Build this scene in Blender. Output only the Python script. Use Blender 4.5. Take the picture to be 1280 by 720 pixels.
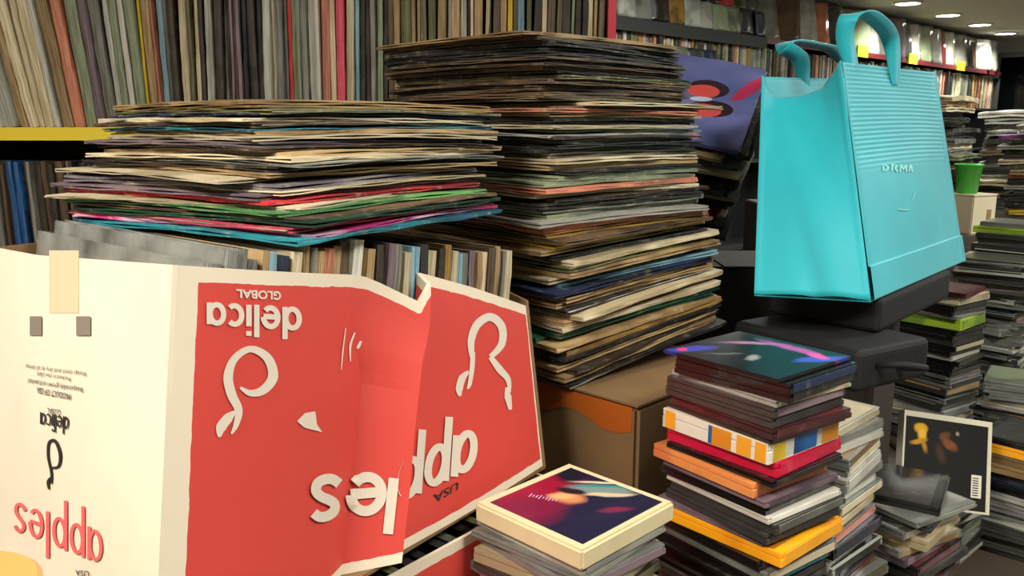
import bpy, bmesh, math, random
from mathutils import Vector, Matrix
for o in list(bpy.data.objects): bpy.data.objects.remove(o)
C = bpy.context.scene
R = random.Random(7)
EZ = 1.5                       # eye height; heights below are written relative to the eye
FPX, PITCH = 1050.0, math.radians(10.8)

# ------------------------------------------------------------ camera, world, exposure, large lights
cd = bpy.data.cameras.new('camera'); cam = bpy.data.objects.new('camera', cd); C.collection.objects.link(cam)
cam.location = (0, 0, EZ); cam.rotation_euler = (math.pi/2 - PITCH, 0, 0)
cd.sensor_width = 36; cd.lens = 36*FPX/1280; cd.clip_start = .02
C.camera = cam
w = bpy.data.worlds.new('world'); C.world = w; w.use_nodes = True
w.node_tree.nodes['Background'].inputs[0].default_value = (.9, .95, 1, 1)
w.node_tree.nodes['Background'].inputs[1].default_value = .3
C.view_settings.view_transform = 'Standard'; C.view_settings.look = 'None'
C.view_settings.exposure = 0.0; C.view_settings.gamma = 1; C.view_settings.use_curve_mapping = False
def area(name, loc, sx, sy, power, col, rot=(0, 0, 0)):
    l = bpy.data.lights.new(name, 'AREA'); l.shape = 'RECTANGLE'; l.size = sx; l.size_y = sy
    l.energy = power; l.color = col
    o = bpy.data.objects.new(name, l); C.collection.objects.link(o); o.location = loc; o.rotation_euler = rot
    return o
PANELS = [(-.75, -.15, 35, (1, .90, .76)), (.9, .1, 24, (1, .96, .86)), (2.3, 1.9, 32, (.97, 1, .93)), (1.4, 3.6, 26, (.97, 1, .93)), (4.4, 5.6, 45, (.97, 1, .94))]  # unseen ceiling panels: the warm key, then fill added to brighten the room
for (x, y, pw, col) in PANELS:
    area('unseen_panel_light', (x, y, EZ+.872), .56, .56, pw, col)

# ------------------------------------------------------------ materials
def srgb(c):
    return tuple(((v/255)/12.92 if v/255 <= .04045 else ((v/255+.055)/1.055)**2.4) for v in c) + (1,)
def newmat(name):
    m = bpy.data.materials.new(name); m.use_nodes = True
    return m, m.node_tree, m.node_tree.nodes['Principled BSDF']
_mc = {}
def mat(name, col, rough=.6, metal=0, coat=0, spec=.5, noise=.0, scale=8, bump=0):
    if name in _mc: return _mc[name]
    m, t, b = newmat(name)
    b.inputs['Base Color'].default_value = srgb(col); b.inputs['Roughness'].default_value = rough
    b.inputs['Metallic'].default_value = metal; b.inputs['Coat Weight'].default_value = coat
    b.inputs['Specular IOR Level'].default_value = spec
    if noise or bump:
        tc = t.nodes.new('ShaderNodeTexCoord'); n = t.nodes.new('ShaderNodeTexNoise')
        n.inputs['Scale'].default_value = scale; n.inputs['Detail'].default_value = 5
        t.links.new(tc.outputs['Object'], n.inputs['Vector'])
        if noise:
            r = t.nodes.new('ShaderNodeValToRGB'); t.links.new(n.outputs['Fac'], r.inputs['Fac'])
            c = srgb(col)
            r.color_ramp.elements[0].position = .3; r.color_ramp.elements[0].color = tuple(v*(1-noise) for v in c[:3])+(1,)
            r.color_ramp.elements[1].position = .7; r.color_ramp.elements[1].color = tuple(min(1, v*(1+noise)) for v in c[:3])+(1,)
            t.links.new(r.outputs[0], b.inputs['Base Color'])
        if bump:
            bp = t.nodes.new('ShaderNodeBump'); bp.inputs['Strength'].default_value = bump; bp.inputs['Distance'].default_value = .002
            t.links.new(n.outputs['Fac'], bp.inputs['Height']); t.links.new(bp.outputs[0], b.inputs['Normal'])
    _mc[name] = m
    return m
def sleeve_mat(name, col, col2=None, rough=.55, coat=0, wear=.5):
    """card sleeve: base colour broken by a second print colour and pale worn flecks, shifted per object"""
    key = 'sleeve_'+name
    if key in _mc: return _mc[key]
    m, t, b = newmat(key)
    if col2 is None: col2 = tuple(int(v*.62) for v in col)
    tc = t.nodes.new('ShaderNodeTexCoord'); oi = t.nodes.new('ShaderNodeObjectInfo')
    mp = t.nodes.new('ShaderNodeVectorMath'); mp.operation = 'ADD'
    cx = t.nodes.new('ShaderNodeCombineXYZ')
    mu = t.nodes.new('ShaderNodeMath'); mu.operation = 'MULTIPLY'; mu.inputs[1].default_value = 37
    t.links.new(oi.outputs['Random'], mu.inputs[0])
    for i in range(3): t.links.new(mu.outputs[0], cx.inputs[i])
    t.links.new(tc.outputs['Object'], mp.inputs[0]); t.links.new(cx.outputs[0], mp.inputs[1])
    n1 = t.nodes.new('ShaderNodeTexNoise'); n1.inputs['Scale'].default_value = 9; n1.inputs['Detail'].default_value = 2
    n2 = t.nodes.new('ShaderNodeTexNoise'); n2.inputs['Scale'].default_value = 75; n2.inputs['Detail'].default_value = 4
    t.links.new(mp.outputs[0], n1.inputs['Vector']); t.links.new(mp.outputs[0], n2.inputs['Vector'])
    r1 = t.nodes.new('ShaderNodeValToRGB'); r1.color_ramp.elements[0].position = .47; r1.color_ramp.elements[1].position = .56
    r1.color_ramp.elements[0].color = srgb(col); r1.color_ramp.elements[1].color = srgb(col2)
    t.links.new(n1.outputs['Fac'], r1.inputs['Fac'])
    r2 = t.nodes.new('ShaderNodeValToRGB'); r2.color_ramp.elements[0].position = .56; r2.color_ramp.elements[1].position = .7
    r2.color_ramp.elements[0].color = (0, 0, 0, 1); r2.color_ramp.elements[1].color = (wear, wear, wear, 1)
    t.links.new(n2.outputs['Fac'], r2.inputs['Fac'])
    mx = t.nodes.new('ShaderNodeMixRGB'); t.links.new(r2.outputs[0], mx.inputs[0]); t.links.new(r1.outputs[0], mx.inputs[1])
    mx.inputs[2].default_value = srgb((190, 178, 150))
    hs = t.nodes.new('ShaderNodeHueSaturation')
    mr = t.nodes.new('ShaderNodeMapRange'); mr.inputs[3].default_value = .72; mr.inputs[4].default_value = 1.2
    t.links.new(oi.outputs['Random'], mr.inputs[0]); t.links.new(mr.outputs[0], hs.inputs['Value'])
    t.links.new(mx.outputs[0], hs.inputs['Color']); t.links.new(hs.outputs[0], b.inputs['Base Color'])
    b.inputs['Roughness'].default_value = rough; b.inputs['Coat Weight'].default_value = coat
    b.inputs['Coat Roughness'].default_value = .12
    _mc[key] = m
    return m
# colour words -> sleeve colours
PAL = {
 'cream': ((214, 200, 168), (176, 160, 126)), 'tan': ((176, 148, 104), (132, 106, 70)), 'ochre': ((168, 130, 58), (120, 88, 40)),
 'brown': ((98, 76, 54), (62, 48, 36)), 'dark brown': ((56, 44, 34), (34, 28, 24)), 'black': ((26, 25, 25), (44, 42, 40)),
 'charcoal': ((56, 56, 56), (34, 34, 36)), 'grey': ((136, 134, 124), (98, 98, 92)), 'pale grey': ((184, 184, 174), (150, 150, 142)),
 'white': ((228, 224, 212), (200, 196, 184)), 'olive': ((112, 108, 70), (76, 76, 50)), 'sage green': ((140, 150, 120), (104, 112, 92)),
 'green': ((110, 170, 100), (70, 120, 70)), 'dark green': ((24, 76, 48), (18, 52, 36)), 'teal': ((34, 132, 146), (20, 84, 104)),
 'pale blue': ((136, 176, 190), (96, 132, 150)), 'navy': ((26, 40, 72), (20, 28, 48)), 'blue': ((30, 110, 180), (20, 70, 130)),
 'red': ((196, 44, 52), (140, 30, 40)), 'pink': ((232, 84, 104), (190, 60, 90)), 'magenta': ((176, 40, 112), (200, 150, 180)),
 'maroon': ((96, 38, 44), (62, 28, 34)), 'salmon': ((208, 128, 100), (160, 100, 80)), 'orange': ((214, 118, 48), (168, 84, 34)),
 'yellow': ((238, 206, 42), (220, 180, 40)), 'mauve': ((132, 112, 122), (96, 80, 90)), 'lilac grey': ((146, 138, 146), (110, 104, 112)),
 'purple': ((88, 40, 120), (150, 90, 150)), 'lime green': ((170, 200, 60), (120, 150, 50)), 'amber': ((246, 170, 30), (220, 140, 24)),
 'peach': ((232, 150, 84), (210, 120, 70)), 'crimson': ((226, 22, 72), (200, 16, 60))}
def pm(c, gloss=0):
    a, b = PAL[c]
    if sum(a) < 240 and not gloss: return sleeve_mat(c.replace(' ', '_'), a, b, .6, 0, .2)
    return sleeve_mat(c.replace(' ', '_')+('_glossy' if gloss else ''), a, b, .3 if gloss else .6, .6 if gloss else 0, .12 if c in ('yellow', 'amber', 'crimson') or gloss else .4)

M_ink = mat('black_ink', (40, 34, 32), .7); M_wink = mat('white_ink', (226, 214, 198), .6); M_redink = mat('red_ink', (232, 104, 104), .7)
M_card = mat('brown_cardboard', (128, 100, 66), .85, noise=.12, scale=14, bump=.2)
M_cardw = mat('white_cardboard', (236, 224, 204), .75, noise=.05, scale=10, bump=.15)
M_disc = mat('vinyl_black', (14, 14, 15), .3); M_inner = mat('inner_paper', (176, 166, 142), .8, noise=.2, scale=30)
M_dark = mat('dark_shelf_metal', (34, 33, 33), .6)
M_wood = mat('table_laminate', (74, 64, 54), .55, noise=.15, scale=6)

# ------------------------------------------------------------ helpers
def link(o, parent=None):
    C.collection.objects.link(o)
    if parent is not None: o.parent = parent
    return o
def tag(o, label=None, cat=None, group=None, kind=None):
    if label: o['label'] = label
    if cat: o['category'] = cat
    if group: o['group'] = group
    if kind: o['kind'] = kind
    return o
def obj(name, bm, m, parent=None, smooth=False):
    me = bpy.data.meshes.new(name); bm.normal_update(); bm.to_mesh(me); bm.free()
    for mm in (m if isinstance(m, (list, tuple)) else [m]): me.materials.append(mm)
    if smooth:
        for p in me.polygons: p.use_smooth = True
    return link(bpy.data.objects.new(name, me), parent)
def empty(name, loc=(0, 0, 0), rz=0):
    o = bpy.data.objects.new(name, None); o.empty_display_size = .02; C.collection.objects.link(o)
    o.location = loc; o.rotation_euler.z = rz
    return o
def setmat(o, *ms):
    for i, m in enumerate(ms):
        o.material_slots[i].link = 'OBJECT'; o.material_slots[i].material = m
def box(bm, x0, x1, y0, y1, z0, z1, bevel=0, mi=0, mtx=None):
    r = bmesh.ops.create_cube(bm, size=1)
    vs = r['verts']
    for v in vs:
        v.co = Vector(((x0+x1)/2+v.co.x*(x1-x0), (y0+y1)/2+v.co.y*(y1-y0), (z0+z1)/2+v.co.z*(z1-z0)))
        if mtx is not None: v.co = mtx @ v.co
    fs = {f for v in vs for f in v.link_faces}
    for f in fs: f.material_index = mi
    if bevel:
        es = list({e for v in vs for e in v.link_edges})
        bmesh.ops.bevel(bm, geom=es, offset=bevel, segments=2, affect='EDGES')
    return vs
def boxobj(name, x0, x1, y0, y1, z0, z1, m, parent=None, bevel=0):
    bm = bmesh.new(); box(bm, x0, x1, y0, y1, z0, z1, bevel); return obj(name, bm, m, parent)
def tube(bm, pts, r, n=8, closed=False):
    rings = []
    P = [Vector(p) for p in pts]
    for i, p in enumerate(P):
        d = (P[min(i+1, len(P)-1)]-P[max(i-1, 0)]).normalized()
        a = d.cross(Vector((0, 0, 1)));  a = a if a.length > 1e-3 else d.cross(Vector((0, 1, 0)))
        a.normalize(); b = d.cross(a)
        rr = r[i] if isinstance(r, (list, tuple)) else r
        rings.append([bm.verts.new(p+a*math.cos(2*math.pi*k/n)*rr+b*math.sin(2*math.pi*k/n)*rr) for k in range(n)])
    for i in range(len(rings)-1):
        for k in range(n): bm.faces.new((rings[i][k], rings[i][(k+1) % n], rings[i+1][(k+1) % n], rings[i+1][k]))
    bm.faces.new(rings[0][::-1]); bm.faces.new(rings[-1])
cp, sp = math.cos(PITCH), math.sin(PITCH)
def V(px, py, d, rel=0):
    """world point seen at a photo pixel at real depth d (metres along the view axis)"""
    x = (px-640)/FPX*d; v = -(py-360)/FPX*d
    return Vector((x, d*cp+v*sp, v*cp-d*sp+EZ))
def G(px, py, z):
    v = -(py-360)/FPX; return V(px, py, z/(v*cp-sp))
def ordinal(n):
    s = {1: 'topmost', }
    suf = 'th' if 10 <= n % 100 <= 20 else {1: 'st', 2: 'nd', 3: 'rd'}.get(n % 10, 'th')
    return f'{n}{suf}'

# ------------------------------------------------------------ room (own axes: a runs along the left wall, b across)
A = Vector((.711, .703, 0)); B = Vector((.703, -.711, 0)); O = Vector((.6, 4.5, 0))
ROT = math.atan2(A.y, A.x)
def W(a, b, z): return O+A*a+B*b+Vector((0, 0, z+EZ))
def quad_slab(name, pts, thick, m):
    bm = bmesh.new(); vs = [bm.verts.new(p) for p in pts]; f = bm.faces.new(vs)
    r = bmesh.ops.extrude_face_region(bm, geom=[f]); n = f.normal.copy() if f.normal.length else Vector((0, 0, 1))
    bm.normal_update(); n = f.normal.copy()
    for v in [g for g in r['geom'] if isinstance(g, bmesh.types.BMVert)]: v.co += Vector(thick)
    bmesh.ops.recalc_face_normals(bm, faces=bm.faces)
    o = obj(name, bm, m); o['kind'] = 'structure'; return o
M_wall = mat('wall_paint', (200, 198, 188), .85, noise=.04, scale=3)
M_ceil = mat('ceiling_paint', (206, 202, 190), .9, noise=.03, scale=2)
M_floor = mat('floor_vinyl', (92, 84, 74), .45, noise=.15, scale=5)
a0, a1, b0, b1 = -5.6, 6.5, -.28, 5.2
HC = .9
quad_slab('floor', [W(a0, b0, -1.5), W(a1, b0, -1.5), W(a1, b1, -1.5), W(a0, b1, -1.5)], (0, 0, -.1), M_floor)
quad_slab('ceiling', [W(a0, b0, HC), W(a1, b0, HC), W(a1, b1, HC), W(a0, b1, HC)], (0, 0, .1), M_ceil)
quad_slab('wall_left', [W(a0, b0, -1.5), W(a1, b0, -1.5), W(a1, b0, HC), W(a0, b0, HC)], -B*.12, M_wall)
quad_slab('wall_far', [W(a1, b0, -1.5), W(a1, b1, -1.5), W(a1, b1, HC), W(a1, b0, HC)], A*.12, M_wall)
quad_slab('wall_right', [W(a0, b1, -1.5), W(a1, b1, -1.5), W(a1, b1, HC), W(a0, b1, HC)], B*.12, M_wall)
quad_slab('wall_back', [W(a0, b0, -1.5), W(a0, b1, -1.5), W(a0, b1, HC), W(a0, b0, HC)], -A*.12, M_wall)
# dark glazed door on the far wall
rd = empty('door_1', W(a1-.005, .45, -1.5), ROT); rd['kind'] = 'structure'
M_glassd = mat('dark_glass', (10, 11, 13), .12)
def locbox(name, x0, x1, y0, y1, z0, z1, m, parent, bevel=0):
    return boxobj(name, x0, x1, y0, y1, z0, z1, m, parent, bevel)
for (n, c) in (('door_leaf', (-.03, 0, -.54, .54, .02, 2.22)),): locbox(n, *c, M_glassd, rd)
bm = bmesh.new()
for c in ((-.05, 0, .54, .59, 0, 2.26), (-.05, 0, -.59, -.54, 0, 2.26), (-.05, 0, -.59, .59, 2.22, 2.27)): box(bm, *c)
obj('door_frame', bm, mat('grey_door_frame', (120, 120, 114), .5), rd)
bm = bmesh.new(); tube(bm, [(-.03, -.45, 1.0), (-.08, -.45, 1.0), (-.08, -.45, 1.25), (-.03, -.45, 1.25)], .011)
obj('door_handle', bm, mat('steel', (150, 150, 150), .3, 1), rd)

# unseen ceiling panels added to light the room, and the downlights
M_emit, t_, b_ = newmat('lamp_diffuser'); b_.inputs['Emission Color'].default_value = (1, .97, .88, 1); b_.inputs['Emission Strength'].default_value = 9
M_trim = mat('lamp_trim', (220, 216, 204), .4)
places = ['over the apple carton behind the camera', 'added as fill over the CD columns', 'added as fill over the far record cabinet', 'added as fill over the small sleeves rack', 'added as fill over the far aisle floor']
for i, (x, y, pw, col) in enumerate(PANELS):
    r = empty('unseen_ceiling_light', (x, y, EZ+HC)); tag(r, 'unseen square flat white ceiling light panel '+places[i], 'ceiling light', 'unseen ceiling light panels')
    bm = bmesh.new()
    for c in ((-.3, .3, -.3, -.28, -.025, 0), (-.3, .3, .28, .3, -.025, 0), (-.3, -.28, -.28, .28, -.025, 0), (.28, .3, -.28, .28, -.025, 0)): box(bm, *c)
    obj('frame', bm, M_trim, r); boxobj('diffuser', -.28, .28, -.28, .28, -.02, -.004, M_emit, r)
lamps = [V(1135, 3, 6.139), V(1185, 18, 6.789), V(1225, 30, 7.417), V(1257, 41, 8.105)]
dl = lamps[3]-lamps[0]
lamp_lab = ['nearest and largest of the row of four', 'second nearest of the row of four', 'second from the far wall in the row', 'farthest one, above the dark door']
for i, p in enumerate(lamps):
    r = empty('downlight', (p.x, p.y, EZ+HC)); tag(r, 'round white recessed ceiling downlight, '+lamp_lab[i], 'downlight', 'downlights above the far aisle')
    bm = bmesh.new(); n = 32
    prof = [(.082, -.001), (.085, -.012), (.105, -.012), (.108, 0)]
    rings = [[bm.verts.new((a*math.cos(2*math.pi*k/n), a*math.sin(2*math.pi*k/n), z)) for k in range(n)] for a, z in prof]
    for q in range(3):
        for k in range(n): bm.faces.new((rings[q][k], rings[q][(k+1) % n], rings[q+1][(k+1) % n], rings[q+1][k]))
    obj('trim_ring', bm, M_trim, r, True)
    bm = bmesh.new(); bmesh.ops.create_cone(bm, cap_ends=True, segments=n, radius1=.084, radius2=.084, depth=.006, matrix=Matrix.Translation((0, 0, -.008)))
    obj('lamp_disc', bm, M_emit, r)
    l = bpy.data.lights.new('downlight_light', 'SPOT'); l.energy = 70; l.spot_size = 2.5; l.spot_blend = .6; l.shadow_soft_size = .08; l.color = (.98, 1, .9)
    lo = bpy.data.objects.new('downlight_light', l); link(lo, r); lo.location = (0, 0, -.03)

# ------------------------------------------------------------ tables and cabinets
def table(x0, x1, y0, y1, top, lab):
    r = empty('display_table', ((x0+x1)/2, (y0+y1)/2, 0)); hx, hy = (x1-x0)/2, (y1-y0)/2; h = top+EZ
    tag(r, lab, 'table')
    boxobj('tabletop', -hx, hx, -hy, hy, h-.03, h, M_wood, r, .003)
    for sx in (-1, 1):
        for sy in (-1, 1):
            x, y = sx*(hx-.05), sy*(hy-.05); boxobj('leg', x-.025, x+.025, y-.025, y+.025, 0, h-.03, M_dark, r, .003)
    bm = bmesh.new()
    for sy in (-1, 1): box(bm, -hx+.07, hx-.07, sy*(hy-.05)-.012, sy*(hy-.05)+.012, h-.09, h-.03)
    obj('apron', bm, M_dark, r)
table(-.75, .80, .38, 1.74, -.66, 'dark laminate table carrying the apple cartons and record stacks')
table(.81, 2.0, .9, 2.32, -.66, 'dark laminate table carrying the right hand CD columns')
r = empty('low_cabinet', (1.95, 2.98, 0)); tag(r, 'low dark cabinet holding up the far record stacks', 'cabinet')
boxobj('carcass', -.95, .95, -.63, .63, .05, 1.2, M_wood, r, .004); boxobj('plinth', -.9, .9, -.58, .58, 0, .05, M_dark, r)
for i in range(3):
    d_ = boxobj('door', -.93+i*.625, -.32+i*.625, -.65, -.63, .08, 1.17, M_wood, r, .004)
    boxobj('handle', -.40+i*.625, -.385+i*.625, -.67, -.65, .6, .72, mat('steel', (150, 150, 150), .3, 1), d_)

# ------------------------------------------------------------ LP prototypes
S = .315
def lp_mesh(t, seed, sag=.004, rag=.0016, N=14):
    rr = random.Random(seed)
    ph = [rr.uniform(0, 6.28) for _ in range(6)]; cur = [rr.uniform(-1, 1) for _ in range(4)]
    def warp(x, y):
        u, v = x/(S/2), y/(S/2)
        c = cur[(u > 0)*2+(v > 0)]
        return -sag*(u*u+v*v)/2+.0011*math.sin(2.2*u+ph[0])*math.sin(1.9*v+ph[1])+.0012*c*max(0, abs(u)+abs(v)-1.45)*2
    bm = bmesh.new(); pt = max(.0009, .38*t)
    def plate(zc, off):
        e = [[rr.uniform(-rag, rag*.6) for _ in range(N+1)] for _ in range(4)]
        lay = []
        for zz in (zc+pt/2, zc-pt/2):
            g = []
            for i in range(N+1):
                row = []
                for j in range(N+1):
                    x = -S/2+S*i/N; y = -S/2+S*j/N
                    if i == 0: x -= e[0][j]
                    if i == N: x += e[1][j]
                    if j == 0: y -= e[2][i]
                    if j == N: y += e[3][i]
                    cr = (i in (0, N)) and (j in (0, N))
                    if cr: x *= .982; y *= .982
                    # card is pinched together at the rim and lifted in the middle by the disc
                    u, v = abs(x)/(S/2), abs(y)/(S/2); m = max(u, v)
                    pin = 1-.12*max(0, m-.8)/.2
                    row.append(bm.verts.new((x, y, zz*pin+warp(x, y)+(off*.0006*math.sin(7*(x+y)*8+ph[2])))))
                g.append(row)
            lay.append(g)
        T, Bt = lay
        for i in range(N):
            for j in range(N):
                bm.faces.new((T[i][j], T[i+1][j], T[i+1][j+1], T[i][j+1])); bm.faces.new((Bt[i][j], Bt[i][j+1], Bt[i+1][j+1], Bt[i+1][j]))
        per = [(i, 0) for i in range(N)]+[(N, j) for j in range(N)]+[(i, N) for i in range(N, 0, -1)]+[(0, j) for j in range(N, 0, -1)]
        for k in range(len(per)):
            a, b = per[k], per[(k+1) % len(per)]
            bm.faces.new((Bt[a[0]][a[1]], Bt[b[0]][b[1]], T[b[0]][b[1]], T[a[0]][a[1]]))
        return T, Bt
    T1, B1 = plate(t/2-pt/2, 1); T2, B2 = plate(-t/2+pt/2, -1)
    for j in range(N):   # spine closes one side
        bm.faces.new((T2[0][j], T2[0][j+1], B1[0][j+1], B1[0][j]))
    me = bpy.data.meshes.new('record_sleeve'); bmesh.ops.recalc_face_normals(bm, faces=bm.faces); bm.to_mesh(me); bm.free(); me.materials.append(M_card)
    # inner sleeve with the disc
    bm = bmesh.new(); h = max(.0006, t/2-pt-.0003); I = .301; n = 8; dx = rr.choice([0, 0, .006, .009]); g2 = []
    for zz in (h, -h):
        g = []
        for i in range(n+1):
            row = []
            for j in range(n+1):
                x = -I/2+I*i/n+dx-.002; y = -I/2+I*j/n
                m = max(abs(x), abs(y))/(S/2); pin = 1-.45*max(0, m-.78)/.2
                row.append(bm.verts.new((x, y, zz*pin+warp(x, y))))
            g.append(row)
        g2.append(g)
    T, Bt = g2
    for i in range(n):
        for j in range(n):
            bm.faces.new((T[i][j], T[i+1][j], T[i+1][j+1], T[i][j+1])); bm.faces.new((Bt[i][j], Bt[i][j+1], Bt[i+1][j+1], Bt[i+1][j]))
    per = [(i, 0) for i in range(n)]+[(n, j) for j in range(n)]+[(i, n) for i in range(n, 0, -1)]+[(0, j) for j in range(n, 0, -1)]
    for k in range(len(per)):
        a, b = per[k], per[(k+1) % len(per)]
        bm.faces.new((Bt[a[0]][a[1]], Bt[b[0]][b[1]], T[b[0]][b[1]], T[a[0]][a[1]]))
    mi = bpy.data.meshes.new('inner_sleeve'); bmesh.ops.recalc_face_normals(bm, faces=bm.faces); bm.to_mesh(mi); bm.free(); mi.materials.append(M_inner)
    return me, mi
LPM = {}
for t in (.0034, .0048, .0068, .0095):
    LPM[t] = [lp_mesh(t, int(t*1e5)+k) for k in range(5)]
# one LP of each kind is built once and copied
def lp_object(t, k, base='record'):
    me, mi = LPM[t][k]
    o = bpy.data.objects.new(base, me); link(o)
    i = bpy.data.objects.new('inner_sleeve', mi); link(i, o)
    return o
LPP = {}
def lp(t, k, M4, colour, label, group, inner=None, gloss=0):
    key = (t, k)
    if key not in LPP:
        LPP[key] = o = lp_object(t, k); kids = [c for c in o.children]
    else:
        src = LPP[key]; o = src.copy(); link(o); kids = []
        for ch in list(src.children):
            c = ch.copy(); link(c, o); kids.append(c)
    o.matrix_world = M4
    setmat(o, pm(colour, gloss))
    for c in kids: setmat(c, inner or R.choice([M_inner, M_inner, M_disc, pm('white'), pm('grey')]))
    tag(o, label, 'record', group)
    return o
def euler_m(x, y, z, rz, tilt=0, taz=0):
    """tilt about a horizontal axis so that the side pointing to azimuth taz rises"""
    ax = Vector((-math.sin(taz), math.cos(taz), 0)) * -1
    return Matrix.Translation((x, y, z)) @ Matrix.Rotation(tilt, 4, ax) @ Matrix.Rotation(rz, 4, 'Z')
TS = (.0034, .0048, .0068, .0095)

# ---- left wide stack, listed from the top down: colour, thickness index
left_list = [('tan', 1), ('ochre', 0), ('olive', 1), ('navy', 0), ('cream', 1), ('brown', 1), ('teal', 0), ('tan', 1), ('cream', 1), ('mauve', 1), ('dark brown', 0), ('tan', 1),
 ('cream', 1), ('grey', 0), ('dark brown', 1), ('tan', 1), ('cream', 0), ('lilac grey', 2), ('cream', 0), ('mauve', 1), ('red', 1), ('cream', 0), ('green', 1), ('brown', 0), ('dark green', 1), ('pink', 1), ('magenta', 0), ('teal', 1)]
zt = EZ+.028; nL = len(left_list)
tot = sum(TS[i]+.0003 for _, i in left_list); sc = .118/tot
z = zt
for n, (c, ti) in enumerate(left_list):
    f = n/(nL-1); t = TS[ti]
    zc = z-t*sc/2; z -= (t+.0003)*sc
    x = -.242*(1-f)-.226*f+R.gauss(0, .008)-(.028 if n in (16, 19, 20, 21) else .012 if n in (14, 17, 18, 22) else 0); y = 1.0*(1-f)+.885*f+R.gauss(0, .007)
    th = math.radians(47.8*(1-f)+62*f)+R.gauss(0, .05)+R.choice([0, 1, 2, 3])*math.pi/2
    m4 = euler_m(x, y, zc, th, R.gauss(0, .004), R.uniform(0, 6.28)) @ Matrix.Diagonal((1, 1, sc, 1))
    lp(t, R.randrange(5), m4, c, f'{c} record in the wide stack on the carton, {ordinal(n+1)} from the top', 'records in the wide stack on the apple carton')
# a few more that stick out to the left, lower down, lying on the carton records behind the wide stack
# ---- tall stack behind
tall = ['tan', 'brown', 'black', 'black', 'charcoal', 'brown', 'dark brown', 'brown', 'brown', 'dark brown', 'olive', 'brown', 'brown', 'dark brown', 'brown', 'brown', 'brown', 'olive', 'cream', 'brown', 'salmon', 'tan', 'black', 'dark brown', 'cream', 'sage green', 'pale grey', 'dark brown', 'grey', 'black', 'charcoal', 'grey', 'cream', 'tan', 'black', 'sage green', 'sage green', 'salmon', 'cream', 'dark brown', 'black', 'grey', 'sage green', 'pale grey', 'salmon', 'ochre', 'brown', 'yellow', 'tan', 'charcoal', 'cream', 'olive', 'tan', 'cream', 'pale blue', 'navy', 'tan', 'tan', 'black', 'cream', 'tan', 'cream', 'dark green', 'dark green', 'tan', 'ochre', 'black', 'black', 'tan', 'dark brown', 'tan', 'black', 'grey']
nT = len(tall); ths = [TS[2] if c in ('tan', 'dark green', 'sage green', 'navy') else TS[R.choice([1, 1, 2])] for c in tall]
ths = [(t if i < 30 else TS[2] if c in ('black', 'charcoal', 'dark brown', 'brown') else TS[3]) for i, (t, c) in enumerate(zip(ths, tall))]
ths[0] = TS[2]; ths[2] = ths[3] = TS[3]
top, bot = .118, -.312
sc = (top-bot)/sum(t+.0003 for t in ths)
z = EZ+top
for n, c in enumerate(tall):
    t = ths[n]*sc/1.0; f = n/(nL if 0 else nT-1)
    zc = z-t/2; z -= (t+.0003*sc)
    th = math.radians(46*(1-f)+38*f)
    q = th+R.gauss(0, .045)
    tl = .125*max(0, (f-.5)/.5)**1.1            # lower sleeves are jacked up at their far right
    cx = .035+.0+.2227*math.cos(th+math.pi/4) if 0 else .035*(1-f)+.062*f
    cy = 1.055*(1-f)+1.005*f
    cx += .2227*math.cos(th+math.pi/4); cy += .2227*math.sin(th+math.pi/4)
    cx += R.gauss(0, .007); cy += R.gauss(0, .007)
    if c == 'cream' and n in (18,): cx += .05; cy += .02
    m4 = euler_m(cx, cy, zc+.18*S*math.sin(tl), q+R.choice([0, 1, 2, 3])*math.pi/2, tl, math.radians(38)) @ Matrix.Diagonal((1, 1, sc, 1))
    lp(ths[n], R.randrange(5), m4, c, f'{c} record in the tall stack left of the bag, {ordinal(n+1)} from the top', 'records in the tall leaning stack')

# ---- tilted stack with the blue cover beside the bag
K = V(925, 190, 1.38); v_ = Vector((.36, .80, .476)).normalized(); u_ = Vector((-1, 0, 0)); u_ = (u_-u_.dot(v_)*v_).normalized(); n_ = u_.cross(v_).normalized()
if n_.z < 0: n_ = -n_
def frame(o, x, y, z):
    m = Matrix((( x.x, y.x, z.x, o.x), (x.y, y.y, z.y, o.y), (x.z, y.z, z.z, o.z), (0, 0, 0, 1))); return m
tl_cols = ['charcoal', 'tan', 'black', 'grey', 'black', 'cream', 'dark brown', 'black', 'charcoal']+['black', 'charcoal', 'grey', 'black', 'cream', 'dark brown', 'black', 'dark green', 'red', 'cream', 'brown', 'black', 'dark brown', 'grey', 'tan', 'black', 'dark brown']
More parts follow.
